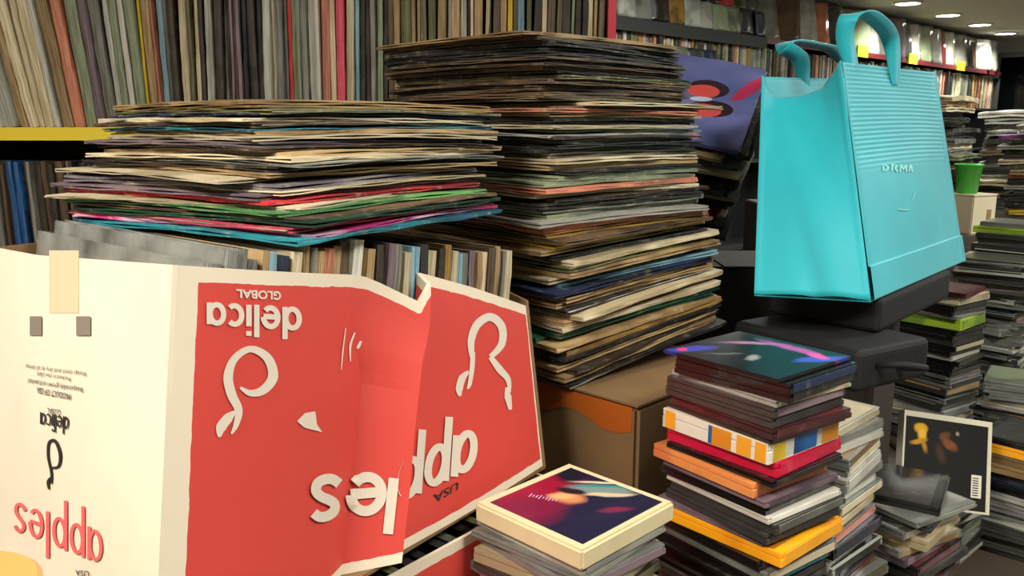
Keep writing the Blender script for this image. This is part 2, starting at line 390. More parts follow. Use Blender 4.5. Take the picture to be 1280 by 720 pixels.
# blue cover material: violet blue with red ovals
def blue_cover():
    m, t, b = newmat('blue_cover_print'); b.inputs['Roughness'].default_value = .35; b.inputs['Coat Weight'].default_value = .3
    tc = t.nodes.new('ShaderNodeTexCoord')
    base = t.nodes.new('ShaderNodeTexNoise'); base.inputs['Scale'].default_value = 7
    t.links.new(tc.outputs['Object'], base.inputs['Vector'])
    rp = t.nodes.new('ShaderNodeValToRGB'); rp.color_ramp.elements[0].color = srgb((70, 92, 150)); rp.color_ramp.elements[1].color = srgb((120, 120, 178))
    rp.color_ramp.elements[0].position = .35; rp.color_ramp.elements[1].position = .65
    t.links.new(base.outputs['Fac'], rp.inputs['Fac']); last = rp.outputs[0]
    def oval(cx, cy, rx, ry, col, ang=0):
        nonlocal last
        mp = t.nodes.new('ShaderNodeMapping'); mp.vector_type = 'TEXTURE'
        mp.inputs['Location'].default_value = (cx, cy, 0); mp.inputs['Rotation'].default_value = (0, 0, ang); mp.inputs['Scale'].default_value = (rx, ry, 1)
        t.links.new(tc.outputs['Object'], mp.inputs['Vector'])
        ln = t.nodes.new('ShaderNodeVectorMath'); ln.operation = 'LENGTH'; t.links.new(mp.outputs[0], ln.inputs[0])
        ls = t.nodes.new('ShaderNodeMath'); ls.operation = 'LESS_THAN'; ls.inputs[1].default_value = 1; t.links.new(ln.outputs['Value'], ls.inputs[0])
        mx = t.nodes.new('ShaderNodeMixRGB'); mx.inputs[2].default_value = srgb(col)
        t.links.new(ls.outputs[0], mx.inputs[0]); t.links.new(last, mx.inputs[1]); last = mx.outputs[0]
    ctr = K+v_*(S/2)+u_*(S/2)
    def loc(px, py):
        c0 = Vector((0, 0, EZ)); d = (V(px, py, 1)-c0); k = (ctr-c0).dot(n_)/d.dot(n_); p = c0+d*k-ctr
        return -p.dot(u_), p.dot(v_)
    def po(px, py, rx, ry, col):
        a = loc(px, py); b_ = loc(px+rx, py); c_ = loc(px, py-ry)
        oval(a[0], a[1], math.hypot(b_[0]-a[0], b_[1]-a[1]), math.hypot(c_[0]-a[0], c_[1]-a[1]), col, math.atan2(b_[1]-a[1], b_[0]-a[0]))
    po(885, 113, 26, 11, (44, 26, 40)); po(879, 116, 20, 8, (210, 78, 76)); po(888, 138, 28, 10, (44, 26, 40)); po(881, 140, 20, 8, (210, 78, 76))
    po(862, 171, 14, 4, (206, 140, 168)); po(876, 126, 14, 3, (190, 200, 224))
    a = loc(916, 128); c_ = loc(957, 97)
    oval((a[0]+c_[0])/2, (a[1]+c_[1])/2, math.hypot(a[0]-c_[0], a[1]-c_[1])/2, .013, (196, 50, 96), math.atan2(c_[1]-a[1], c_[0]-a[0]))
    t.links.new(last, b.inputs['Base Color'])
    return m
yv = v_; xu = -u_
for n, c in enumerate(['blue']+tl_cols):
    t = TS[2]
    jx, jy = (0, 0) if n == 0 else (R.gauss(0, .010), R.gauss(0, .009))
    ctr = K+v_*(S/2)+u_*(S/2)-n_*(.0073*n)+v_*jy+u_*jx
    m4 = frame(ctr, xu, yv, n_) @ Matrix.Rotation(0 if n == 0 else R.gauss(0, .05), 4, 'Z')
    lab = 'violet blue cover with dark red ovals on top of the tilted stack beside the bag' if n == 0 else f'{c} record in the tilted stack beside the bag, {ordinal(n+1)} from the top'
    o = lp(t, n % 5, m4, 'navy' if n == 0 else c, lab, 'records in the tilted stack beside the bag')
    if n == 0: setmat(o, blue_cover())

# ------------------------------------------------------------ gondola shelf with upright records
GY = 1.78; gx0, gx1 = -1.18, .195
r = empty('record_shelf', (0, GY, 0)); tag(r, 'black metal record shelf with a yellow front strip and red end post', 'shelf')
M_yel = mat('yellow_strip', (250, 222, 60), .45); M_redp = mat('red_post', (206, 46, 66), .4)
for zz in (0., -.385, -.77, -1.15):
    s = boxobj('shelf_board', gx0, gx1, .004, .36, EZ+zz-.02, EZ+zz, M_dark, r)
boxobj('yellow_edge_strip', gx0, gx1, -.004, .004, EZ-.026, EZ+.001, M_yel, r)
boxobj('back_panel', gx0, gx1, .36, .372, .05, EZ+.55, M_dark, r)
boxobj('side_panel', gx0-.015, gx0, 0, .372, 0, EZ+.5, M_dark, r); boxobj('side_panel', gx1, gx1+.012, .03, .372, 0, EZ+.5, M_dark, r)
boxobj('red_post', gx1+.0, gx1+.016, -.006, .02, .05, EZ+.5, M_redp, r)
boxobj('kick_plate', gx0, gx1, .02, .36, 0, .08, M_dark, r)
def upright_mesh(seed, N=10):
    """upright sleeve, unit thickness along x, spine toward -y, slightly bowed, with soft worn spine"""
    rr = random.Random(seed); bm = bmesh.new(); rows = []
    bow = rr.uniform(-.004, .004); ph = rr.uniform(0, 6)
    for k in range(N+1):
        z = S*k/N; off = bow*math.sin(math.pi*k/N)*1; j = rr.uniform(-.0016, .0016)
        prof = [(-.5, .315), (-.5, .006), (-.42+rr.uniform(-.05, .05), .001+j), (.0, rr.uniform(-.0015, .001)+j), (.42, .001+j), (.5, .006), (.5, .315)]
        rows.append([bm.verts.new((a+off*90*.12, b, z)) for a, b in prof])
    for k in range(N):
        for i in range(6): bm.faces.new((rows[k][i], rows[k][i+1], rows[k+1][i+1], rows[k+1][i]))
        bm.faces.new((rows[k][6], rows[k][0], rows[k+1][0], rows[k+1][6]))
    bm.faces.new(rows[0]); bm.faces.new(rows[-1][::-1])
    bmesh.ops.recalc_face_normals(bm, faces=bm.faces)
    me = bpy.data.meshes.new('record'); bm.to_mesh(me); bm.free(); me.materials.append(M_card); return me
UM = [upright_mesh(100+i) for i in range(8)]
protoU = [None]*8
def upright(k, M4, colour, label, group, gloss=0):
    if protoU[k] is None:
        o = bpy.data.objects.new('record', UM[k]); protoU[k] = o
    else: o = protoU[k].copy()
    link(o); o.matrix_world = M4; setmat(o, pm(colour, gloss)); tag(o, label, 'record', group); return o
up_cols = ['pale grey', 'sage green', 'cream', 'grey', 'olive', 'tan', 'brown', 'pale grey', 'cream', 'olive', 'dark brown', 'grey', 'sage green', 'brown', 'tan', 'charcoal', 'pale grey', 'olive', 'cream', 'sage green']
fixed = {}
x = gx0+.006; n = 0
items = []
while x < gx1-.012:
    th = R.choice([.006, .008, .010, .013, .017]); px = 640+FPX*x/1.75
    if px < 175: th = R.choice([.012, .017, .022, .026]); col = R.choice(['pale grey', 'sage green', 'cream', 'grey', 'pale grey', 'tan', 'olive'])
    elif px < 320: col = R.choice(['brown', 'tan', 'pale grey', 'dark brown', 'olive', 'cream', 'grey', 'mauve'])
    elif px < 480: col = R.choice(['sage green', 'cream', 'charcoal', 'olive', 'pale grey', 'grey', 'dark brown', 'salmon'])
    else: col = R.choice(['sage green', 'olive', 'tan', 'brown', 'pale grey', 'olive', 'cream', 'dark brown'])
    items.append([x, th, col, px]); x += th+R.choice([.0006, .001, .002])
def force(px, col, th=None):
    it = min(items, key=lambda q: abs(q[3]-px)); it[2] = col
force(90, 'salmon'); force(120, 'mauve'); force(178, 'yellow'); force(196, 'salmon'); force(206, 'pale blue'); force(228, 'cream'); force(360, 'red'); force(420, 'pink'); force(437, 'cream'); force(447, 'pale blue'); force(636, 'yellow'); force(643, 'pale blue'); force(310, 'navy'); force(395, 'white'); force(160, 'white')
for n, (x, th, col, px) in enumerate(items):
    lean = -math.radians(max(0, 13*(1-(px+40)/260)))+R.gauss(0, .006)
    if px > 230: lean = math.radians(1.0)+R.gauss(0, .008)
    m4 = Matrix.Translation((x+th/2, GY+R.uniform(.004, .022), EZ+.001)) @ Matrix.Rotation(lean, 4, 'Y') @ Matrix.Rotation(R.gauss(0, .012), 4, 'Z') @ Matrix.Diagonal((th, 1, 1, 1))
    upright(n % 8, m4, col, f'{col} record upright on the yellow edged shelf, {ordinal(n+1)} from the left', 'upright records on the upper shelf')
# lower shelf
x = gx0+.006
low = []
while x < -.52:
    th = R.choice([.008, .012, .016]); low.append((x, th)); x += th+.0015
for n, (x, th) in enumerate(low):
    px = 640+FPX*x/1.75
    col = 'blue' if 0 < px < 14 else R.choice(['charcoal', 'grey', 'dark brown', 'brown', 'black', 'grey'])
    m4 = Matrix.Translation((x+th/2, GY+R.uniform(.004, .03), EZ-.384)) @ Matrix.Rotation(R.gauss(-.02, .006), 4, 'Y') @ Matrix.Diagonal((th, 1, R.uniform(.97, 1.0), 1))
    upright(n % 8, m4, col, f'{col} record upright on the shelf under the yellow strip, {ordinal(n+1)} from the left', 'upright records on the lower shelf')

# ------------------------------------------------------------ printed fruit carton
def attr_print(name, red=True):
    """white card with a red print that stops short of the top, near and bottom edges"""
    m, t, b = newmat(name); b.inputs['Roughness'].default_value = .5
    def at(n):
        a = t.nodes.new('ShaderNodeAttribute'); a.attribute_name = n; return a.outputs['Fac']
    tc = t.nodes.new('ShaderNodeTexCoord'); nz = t.nodes.new('ShaderNodeTexNoise'); nz.inputs['Scale'].default_value = 60
    t.links.new(tc.outputs['Object'], nz.inputs['Vector'])
    dn = t.nodes.new('ShaderNodeMath'); dn.operation = 'MULTIPLY_ADD'; dn.inputs[1].default_value = .003; dn.inputs[2].default_value = -.0015
    t.links.new(nz.outputs['Fac'], dn.inputs[0])
    last = None
    for n, th in (('from_top', .011), ('from_near', .021), ('from_bottom', .009), ('from_far', .007)):
        ad = t.nodes.new('ShaderNodeMath'); ad.operation = 'ADD'; t.links.new(at(n), ad.inputs[0]); t.links.new(dn.outputs[0], ad.inputs[1])
        g = t.nodes.new('ShaderNodeMath'); g.operation = 'GREATER_THAN'; g.inputs[1].default_value = th; t.links.new(ad.outputs[0], g.inputs[0])
        if last is None: last = g.outputs[0]
        else:
            mu = t.nodes.new('ShaderNodeMath'); mu.operation = 'MULTIPLY'; t.links.new(last, mu.inputs[0]); t.links.new(g.outputs[0], mu.inputs[1]); last = mu.outputs[0]
    n2 = t.nodes.new('ShaderNodeTexNoise'); n2.inputs['Scale'].default_value = 5; n2.inputs['Detail'].default_value = 6; t.links.new(tc.outputs['Object'], n2.inputs['Vector'])
    rp = t.nodes.new('ShaderNodeValToRGB'); rp.color_ramp.elements[0].color = srgb((206, 62, 56)); rp.color_ramp.elements[1].color = srgb((222, 78, 68))
    t.links.new(n2.outputs['Fac'], rp.inputs['Fac'])
    mx = t.nodes.new('ShaderNodeMixRGB'); mx.inputs[1].default_value = srgb((236, 222, 200)); t.links.new(last, mx.inputs[0]); t.links.new(rp.outputs[0], mx.inputs[2])
    t.links.new(mx.outputs[0], b.inputs['Base Color'])
    bp = t.nodes.new('ShaderNodeBump'); bp.inputs['Strength'].default_value = .25; bp.inputs['Distance'].default_value = .003
    t.links.new(n2.outputs['Fac'], bp.inputs['Height']); t.links.new(bp.outputs[0], b.inputs['Normal'])
    return m
M_print = attr_print('red_printed_card')
def lerp(a, b, t): return a+(b-a)*t
def pw(x, pts):
    for (a, va), (b, vb) in zip(pts, pts[1:]):
        if x <= b: return va+(vb-va)*max(0, (x-a))/(b-a)
    return pts[-1][1]
class Side:
    def __init__(s, b0, b1, t0, t1, ztop, outn, offs=None):
        s.b0, s.b1, s.t0, s.t1, s.ztop, s.n, s.offs = b0, b1, t0, t1, ztop, outn, offs
    def P(s, u, v):                       # u along, v from the top (0) to the bottom (1)
        bp = lerp(s.b0, s.b1, u); tp = lerp(s.t0, s.t1, u)
        fz = (s.ztop(u)-bp.z)/(tp.z-bp.z); tp = lerp(bp, tp, fz)
        p = lerp(tp, bp, v)
        return p+s.n*(s.offs(u, v) if s.offs else 0)
    def mesh(s, us, nv, name, m, parent, thick=.004):
        bm = bmesh.new(); L = [bm.verts.layers.float.new(k) for k in ('from_top', 'from_near', 'from_bottom', 'from_far')]
        g = []
        for j in range(nv+1):
            v = j/nv; row = []
            for ui in range(len(us(0))):
                u = us(v)[ui]; p = s.P(u, v); vt = bm.verts.new(p); H = (s.P(u, 0)-s.P(u, 1)).length; Ln = (s.b1-s.b0).length
                for l, val in zip(L, (v*H, u*Ln, (1-v)*H, (1-u)*Ln)): vt[l] = val
                row.append(vt)
            g.append(row)
        for j in range(nv):
            for i in range(len(g[0])-1): bm.faces.new((g[j][i], g[j+1][i], g[j+1][i+1], g[j][i+1]))
        bm.normal_update()
        f = next(iter(bm.faces))
        if f.normal.dot(s.n) < 0: bmesh.ops.reverse_faces(bm, faces=bm.faces)
        o = obj(name, bm, m, parent)
        md = o.modifiers.new('thickness', 'SOLIDIFY'); md.thickness = thick; md.offset = -1
        return o
    def inv(s, px, py):                   # place print on the panel: which u,v shows at this photo pixel
        if s.offs is None: return s.inv_flat(px, py)
        f = Side(s.b0, s.b1, s.t0, s.t1, s.ztop, s.n, None); qx, qy = px, py
        for _ in range(4):
            u, v = f.inv_flat(qx, qy); p = s.P(u, v)-Vector((0, 0, EZ)); d = p.y*cp-p.z*sp; w = p.y*sp+p.z*cp
            qx += .7*(px-(640+FPX*p.x/d)); qy += .7*(py-(360-FPX*w/d))
        return u, v
    def inv_flat(s, px, py):
        u, v = .5, .5
        def pr(u, v):
            p = s.P(u, v)-Vector((0, 0, EZ)); d = p.y*cp-p.z*sp; w = p.y*sp+p.z*cp
            return 640+FPX*p.x/d, 360-FPX*w/d
        for _ in range(25):
            a = pr(u, v); e = 1e-4; b = pr(u+e, v); c = pr(u, v+e)
            j11, j21 = (b[0]-a[0])/e, (b[1]-a[1])/e; j12, j22 = (c[0]-a[0])/e, (c[1]-a[1])/e
            dt = j11*j22-j12*j21; rx, ry = px-a[0], py-a[1]
            du = (rx*j22-j12*ry)/dt; dv = (j11*ry-j21*rx)/dt
            u += max(-.2, min(.2, du)); v += max(-.2, min(.2, dv))
        return u, v
def flat_on(side, polys, name, m, parent, lift=.0011):
    """polys: list of outlines given in panel u,v; triangulated and laid just on the card"""
    bm = bmesh.new()
    for vs, fs in polys:
        q = [bm.verts.new(side.P(u, v)+side.n*lift) for u, v in vs]
        for f in fs:
            try: bm.faces.new([q[i] for i in f])
            except ValueError: pass
    bm.normal_update()
    for f in bm.faces:
        if f.normal.dot(side.n) < 0: f.normal_flip()
    return obj(name, bm, m, parent)
def text_geo(body, bold=.0, spacing=1):
    cu = bpy.data.curves.new('t', 'FONT'); cu.body = body; cu.size = 1; cu.offset = bold; cu.resolution_u = 4; cu.space_character = spacing
    o = bpy.data.objects.new('t', cu); C.collection.objects.link(o)
    dg = bpy.context.evaluated_depsgraph_get(); me = bpy.data.meshes.new_from_object(o.evaluated_get(dg))
    bpy.data.objects.remove(o)
    bm = bmesh.new(); bm.from_mesh(me); bpy.data.meshes.remove(me)
    bmesh.ops.triangulate(bm, faces=bm.faces)
    for _ in range(3):
        long = [e for e in bm.edges if e.calc_length() > .13]
        if long: bmesh.ops.subdivide_edges(bm, edges=long, cuts=1); bmesh.ops.triangulate(bm, faces=bm.faces)
    vs = [(v.co.x, v.co.y) for v in bm.verts]; bm.verts.index_update(); fs = [[v.index for v in f.verts] for f in bm.faces]; bm.free()
    x0 = min(a for a, _ in vs); x1 = max(a for a, _ in vs); y0 = min(b for _, b in vs); y1 = max(b for _, b in vs)
    return [((a-x0)/(x1-x0), (b-y0)/(y1-y0)) for a, b in vs], fs
def text_on(side, body, quad, m, parent, bold=.02, name='printed_lettering', lift=.0011):
    """quad: photo pixels of the text's own lower-left, lower-right, upper-right, upper-left corners"""
    vs, fs = text_geo(body, bold)
    uv = [side.inv(*q) for q in quad]; out = []
    for a, b in vs:
        u = (1-a)*(1-b)*uv[0][0]+a*(1-b)*uv[1][0]+a*b*uv[2][0]+(1-a)*b*uv[3][0]
        v = (1-a)*(1-b)*uv[0][1]+a*(1-b)*uv[1][1]+a*b*uv[2][1]+(1-a)*b*uv[3][1]
        out.append((u, v))
    return flat_on(side, [(out, fs)], name, m, parent, lift)
def stroke_on(side, pts, widths, m, parent, name='printed_emblem', n=8):
    """a tapering brush stroke through photo pixels"""
    P = []
    for i in range(len(pts)-1):      # catmull-rom
        p0 = pts[max(i-1, 0)]; p1 = pts[i]; p2 = pts[i+1]; p3 = pts[min(i+2, len(pts)-1)]
        for k in range(n):
            t = k/n; f = lambda a, b, c, d: .5*(2*b+(c-a)*t+(2*a-5*b+4*c-d)*t*t+(3*b-a-3*c+d)*t**3)
            P.append((f(p0[0], p1[0], p2[0], p3[0]), f(p0[1], p1[1], p2[1], p3[1]), widths[i]*(1-t)+widths[i+1]*t))
    P.append((*pts[-1], widths[-1])); vs = []; fs = []
    for i, (x, y, w) in enumerate(P):
        a = P[max(i-1, 0)]; b = P[min(i+1, len(P)-1)]; dx, dy = b[0]-a[0], b[1]-a[1]; l = math.hypot(dx, dy) or 1
        vs += [side.inv(x-dy/l*w/2, y+dx/l*w/2), side.inv(x+dy/l*w/2, y-dx/l*w/2)]
        if i: fs.append((2*i-2, 2*i-1, 2*i+1, 2*i))
    return vs, fs
ASC, DSC = 1.4, -.5
def _arc(cx, cy, rx, ry, d0, d1, n=18): return [(cx+rx*math.cos(math.radians(d0+(d1-d0)*i/n)), cy+ry*math.sin(math.radians(d0+(d1-d0)*i/n))) for i in range(n+1)]
GLY = {'a': (1.12, [_arc(.46, .5, .36, .40, 0, 360), [(.86, .02), (.86, .5), (.86, .97)]]), 'p': (1.12, [_arc(.52, .5, .36, .40, 0, 360), [(.12, DSC), (.12, .2), (.12, .97)]]),
 'd': (1.12, [_arc(.46, .5, .36, .40, 0, 360), [(.86, .02), (.86, .7), (.86, ASC)]]), 'l': (.42, [[(.16, .0), (.16, .7), (.16, ASC)]]), 'i': (.42, [[(.16, .02), (.16, .5), (.16, .95)], [(.16, 1.16), (.16, 1.25), (.16, 1.36)]]),
 'e': (1.08, [_arc(.5, .5, .38, .40, 0, 318), [(.14, .48), (.5, .48), (.88, .48)]]), 'c': (.98, [_arc(.5, .5, .38, .40, 48, 312)]),
 's': (.92, [[(.76, .80), (.62, .90), (.42, .91), (.24, .82), (.22, .66), (.38, .55), (.56, .47), (.70, .34), (.66, .17), (.46, .09), (.26, .11), (.10, .22)]])}
def word_on(side, body, quad, m, wt=.23, lift=.0012, name='printed_lettering'):
    """rounded single-storey letters drawn as strokes; quad as for text_on"""
    tw = sum(GLY[ch][0] for ch in body)-.12; y0 = DSC if 'p' in body else 0; y1 = ASC if any(ch in 'dl' for ch in body) else 1
    if body == 'app': y1 = 1
    def q(x, y):
        a, b = x/tw, (y-y0)/(y1-y0); Q = quad
        return tuple((1-a)*(1-b)*Q[0][k]+a*(1-b)*Q[1][k]+a*b*Q[2][k]+(1-a)*b*Q[3][k] for k in (0, 1))
    px1 = min(math.dist(q(0, 0), q(0, 1)), 1.25*math.dist(q(0, 0), q(1, 0))); polys = []; x = 0
    for ch in body:
        adv, strokes = GLY[ch]
        for st_ in strokes:
            pts = [q(x+a, b) for a, b in st_]; polys.append(stroke_on(side, pts, [wt*px1]*len(pts), None, None, n=3))
        x += adv
    return flat_on(side, polys, name, m, None, lift)
NB, NT, RB, RT = V(190, 870, .58), V(216, 326, .58), V(682, 585, .99), V(661, 383, .99)
NB.z = RB.z = EZ-.390
LBd = (V(0, 722, .77)-V(190, 870, .58)); LBd.z = 0; LBd.normalize()
LB = NB+LBd*.36; LT = NT+LBd*.35; LT.z = EZ-.113; 
nred = (RB-NB).cross(Vector((0, 0, 1))).normalized()          # outward to the right / camera
nend = Vector((0, 0, 1)).cross(LBd).normalized()
if nend.y > 0: nend = -nend
if nred.y > 0: nred = -nred
carton = empty('apple_carton', ((NB+RB)/2).xyz+nred*-.16)
carton.location.z = EZ-.392
tag(carton, 'open white and red printed apple carton packed with upright records', 'carton')
CL = carton.matrix_world
def reparent(o, p):
    bpy.context.view_layer.update(); 
    o.parent = p; o.matrix_parent_inverse = p.matrix_world.inverted()
SC = lambda v: pw(v, SCP)
SE = lambda v: pw(v, SEP)
def offs(u, v):
    c, e = SC(v), SE(v)
    if u <= c: return .006*math.sin(math.pi*u/c)-.016*(u/c)**3
    if u <= e: return -.016+.030*(u-c)/(e-c)
    if u <= e+.008: return .014-.016*(u-e)/.008
    return -.002+.004*math.sin(math.pi*(u-e)/(1-e))
def us_red(v):
    c, e = SC(v), SE(v)
    a = [c*i/16 for i in range(17)]+[c+(e-c)*i/6 for i in range(1, 7)]+[e+.008]
    return a+[e+.008+(1-e-.008)*i/16 for i in range(1, 17)]
ztop_red = lambda u: EZ+pw(u, [(0, -.093), (.40, -.129), (.44, -.134), (.565, -.168), (.573, -.138), (.75, -.165), (1, -.207)])
flatred = Side(NB, RB, NT, RT, ztop_red, nred, None)
def prof_(pxs):
    q = sorted((v, u) for u, v in (flatred.inv(*p) for p in pxs))
    return [(-1, q[0][1])]+q+[(1.01, q[-1][1]+(q[-1][1]-q[-2][1])/(q[-1][0]-q[-2][0])*(1.01-q[-1][0]))]
SCP = prof_([(456, 362), (462, 440), (468, 480), (458, 600), (446, 700)])
SEP = prof_([(525, 372), (514, 450), (505, 530), (498, 610), (489, 690)])
print(SCP, SEP)
red = Side(NB, RB, NT, RT, ztop_red, nred, offs)
end = Side(LB, NB, LT, NT, lambda u: EZ+pw(u, [(0, -.113), (.3, -.110), (1, -.093)]), nend, lambda u, v: .006*math.sin(math.pi*u)*math.sin(math.pi*v))
K_ = []
K_.append(red.mesh(us_red, 24, 'red_side_panel', M_print, None))
K_.append(end.mesh(lambda v: [i/16 for i in range(17)], 12, 'white_end_panel', M_cardw, None))
FB = RB+LBd*.33; FT = RT+LBd*.33; FT.z = EZ-.11
bk = Side(LB, FB, LT, FT, lambda u: EZ-.113, -nred); K_.append(bk.mesh(lambda v: [i/8 for i in range(9)], 4, 'back_side_panel', M_card, None))
fe = Side(RB, FB, RT, FT, lambda u: EZ-.2+.08*u, -nend); K_.append(fe.mesh(lambda v: [i/8 for i in range(9)], 4, 'far_end_panel', M_card, None))
bm = bmesh.new(); q = [bm.verts.new(p) for p in (NB, RB, FB, LB)]; bm.faces.new(q); rr_ = bmesh.ops.extrude_face_region(bm, geom=list(bm.faces))
for vv in rr_['geom']:
    if isinstance(vv, bmesh.types.BMVert): vv.co.z -= .004
bmesh.ops.recalc_face_normals(bm, faces=bm.faces); K_.append(obj('base_panel', bm, M_card))
# print on the red side (the carton stands upside down)
T = []
T.append(text_on(red, 'GLOBAL', [(350, 364), (294, 361), (294, 372), (350, 375)], M_wink, None, .03))
T.append(word_on(red, 'delica', [(375, 384), (257, 377), (257, 417), (375, 425)], M_wink))
T.append(word_on(red, 'es', [(481, 589), (388, 594), (388, 652), (481, 640)], M_wink, .25, .0022))
T.append(word_on(red, 'l', [(497, 597), (485, 597), (478, 666), (489, 668)], M_wink, .26, .0018))
T.append(word_on(red, 'app', [(597, 503), (500, 549), (494, 630), (592, 585)], M_wink, .23, .0018))
T.append(text_on(red, 'USA', [(573, 601), (541, 618), (542, 629), (571, 612)], M_ink, None, .01))
st = [stroke_on(red, [(299, 484), (312, 491), (328, 487), (340, 470), (333, 447), (312, 436), (292, 448), (284, 470), (288, 492), (297, 512), (294, 530), (288, 542)], [3, 8, 11, 13, 11, 8, 9, 12, 12, 10, 7, 2], None, None),
      stroke_on(red, [(293, 514), (284, 522), (275, 534), (273, 546)], [3, 12, 13, 3], None, None),
      stroke_on(red, [(589, 446), (588, 425), (596, 405), (612, 396), (626, 408), (626, 430), (612, 446)], [6, 9, 10, 10, 10, 9, 6], None, None),
      stroke_on(red, [(590, 440), (589, 460), (586, 480), (583, 486)], [6, 6, 5, 2], None, None),
      stroke_on(red, [(585, 464), (577, 472), (573, 486), (574, 495)], [3, 9, 9, 3], None, None),
      stroke_on(red, [(612, 446), (624, 462), (634, 474), (636, 490)], [6, 9, 7, 3], None, None),
      stroke_on(red, [(632, 484), (634, 496), (637, 512)], [3, 9, 4], None, None)]
for q_ in st: T.append(flat_on(red, [q_], 'printed_emblem', M_wink, None))
M_tear = mat('torn_card', (226, 214, 196), .9)
for q_ in [([red.inv(*p) for p in [(370, 526), (380, 516), (393, 514), (395, 530), (402, 540), (390, 537), (379, 534)]], [tuple(range(7))]),
    stroke_on(red, [(444, 416), (438, 432), (438, 452)], [2, 3, 1], None, None), stroke_on(red, [(432, 410), (428, 440), (426, 462)], [1, 2, 1], None, None), stroke_on(red, [(450, 426), (447, 436)], [3, 2], None, None)]: T.append(flat_on(red, [q_], 'torn_patch', M_tear, None))
# print on the white end
T.append(word_on(end, 'apples', [(130, 640), (20, 604), (20, 680), (130, 724)], M_redink, .17))
T.append(word_on(end, 'delica', [(88, 520), (52, 514), (52, 536), (87, 543)], M_ink, .2))
T.append(text_on(end, 'GLOBAL', [(78, 512), (61, 509), (61, 516), (78, 519)], M_ink, None, .0))
T.append(text_on(end, 'PRODUCT OF USA', [(90, 492), (48, 483), (48, 491), (90, 499)], M_ink, None, .01))
T.append(text_on(end, 'Responsibly grown and packed', [(105, 482), (37, 471), (37, 479), (105, 490)], M_ink, None, .0))
T.append(text_on(end, 'Packed in the USA', [(90, 471), (48, 464), (48, 469), (90, 476)], M_ink, None, -.005))
T.append(text_on(end, 'Keep cool and dry at all times', [(109, 463), (34, 453), (34, 460), (109, 470)], M_ink, None, -.005))
T.append(text_on(end, 'USA', [(113, 713), (96, 711), (96, 718), (113, 721)], M_ink, None, .0))
stb = [stroke_on(end, [(66, 584), (75, 582), (77, 567), (71, 551), (63, 553), (62, 570), (66, 590), (66, 604)], [2, 3, 4, 4, 3, 3, 3, 2], None, None), stroke_on(end, [(65, 596), (62, 602), (63, 611)], [2, 4, 2], None, None)]
for q_ in stb: T.append(flat_on(end, [q_], 'printed_emblem', M_ink, None))
def rect_px(s, x0, y0, x1, y1, n=4):
    vs = []; fs = []
    for i in range(n+1):
        vs += [s.inv(x0+(x1-x0)*i/n, y0), s.inv(x0+(x1-x0)*i/n, y1)]
        if i: fs.append((2*i-2, 2*i-1, 2*i+1, 2*i))
    return vs, fs
for x0_, x1_ in ((39, 54), (97, 115)): T.append(flat_on(end, [rect_px(end, x0_, 395, x1_, 419)], 'printed_mark', mat('grey_ink', (132, 122, 112), .8), None))
T.append(flat_on(end, [rect_px(end, 62, 313, 99, 391)], 'packing_tape', mat('tan_tape', (232, 206, 172), .35), None, .0004))
bpy.context.view_layer.update()
for o in K_+T: reparent(o, carton)

# lower carton under it
lo = V(600, 655, .863)-Vector((0, 0, EZ)); ldir = Vector((.63, .77, 0)).normalized(); zl = EZ-.405
q0 = Vector((-.122, .694, 0))-ldir*.2; q1 = Vector((-.122, .694, 0))+ldir*.29
lw = Vector((-ldir.y, ldir.x, 0))
def at(p, z): return Vector((p.x, p.y, z))
nl = -lw
lower = empty('apple_carton', at((q0+q1)/2+lw*.17, EZ-.66)); tag(lower, 'lower red apple carton under the big apple carton', 'carton')
zt_l = lambda u: zl
zb = EZ-.659
ls = Side(at(q0, zb), at(q1, zb), at(q0, zl), at(q1, zl), zt_l, nl); parts = [ls.mesh(lambda v: [i/12 for i in range(13)], 6, 'red_side_panel', M_print, None)]
ls2 = Side(at(q0+lw*.36, zb), at(q0, zb), at(q0+lw*.36, zl), at(q0, zl), zt_l, -ldir); parts.append(ls2.mesh(lambda v: [i/4 for i in range(5)], 2, 'white_end_panel', M_cardw, None))
ls3 = Side(at(q0+lw*.36, zb), at(q1+lw*.36, zb), at(q0+lw*.36, zl), at(q1+lw*.36, zl), zt_l, lw); parts.append(ls3.mesh(lambda v: [i/4 for i in range(5)], 2, 'back_side_panel', M_card, None))
ls4 = Side(at(q1, zb), at(q1+lw*.36, zb), at(q1, zl), at(q1+lw*.36, zl), zt_l, ldir); parts.append(ls4.mesh(lambda v: [i/4 for i in range(5)], 2, 'far_end_panel', M_cardw, None))
parts.append(flat_on(ls, [stroke_on(ls, [(640, 694), (632, 706), (626, 722)], [3, 5, 5], None, None)], 'printed_emblem', M_wink, None))
bpy.context.view_layer.update()
for o in parts: reparent(o, lower)
for n in range(16):
    c = ['black', 'charcoal', 'grey', 'dark brown', 'olive', 'black'][n % 6]
    p = q0+ldir*(.16+.02*n)+lw*.008
    ang = math.atan2(lw.y, lw.x)-math.pi/2
    m4 = Matrix.Translation((p.x, p.y, zb+.001)) @ Matrix.Rotation(ang, 4, 'Z') @ Matrix.Rotation(R.gauss(.0, .03), 4, 'Y') @ Matrix.Diagonal((.011, 1, .245/S, 1))
    upright(n % 8, m4, c, f'{c} sleeve edge in the lower apple carton, {ordinal(n+1)} from the near end', 'sleeves in the lower apple carton')

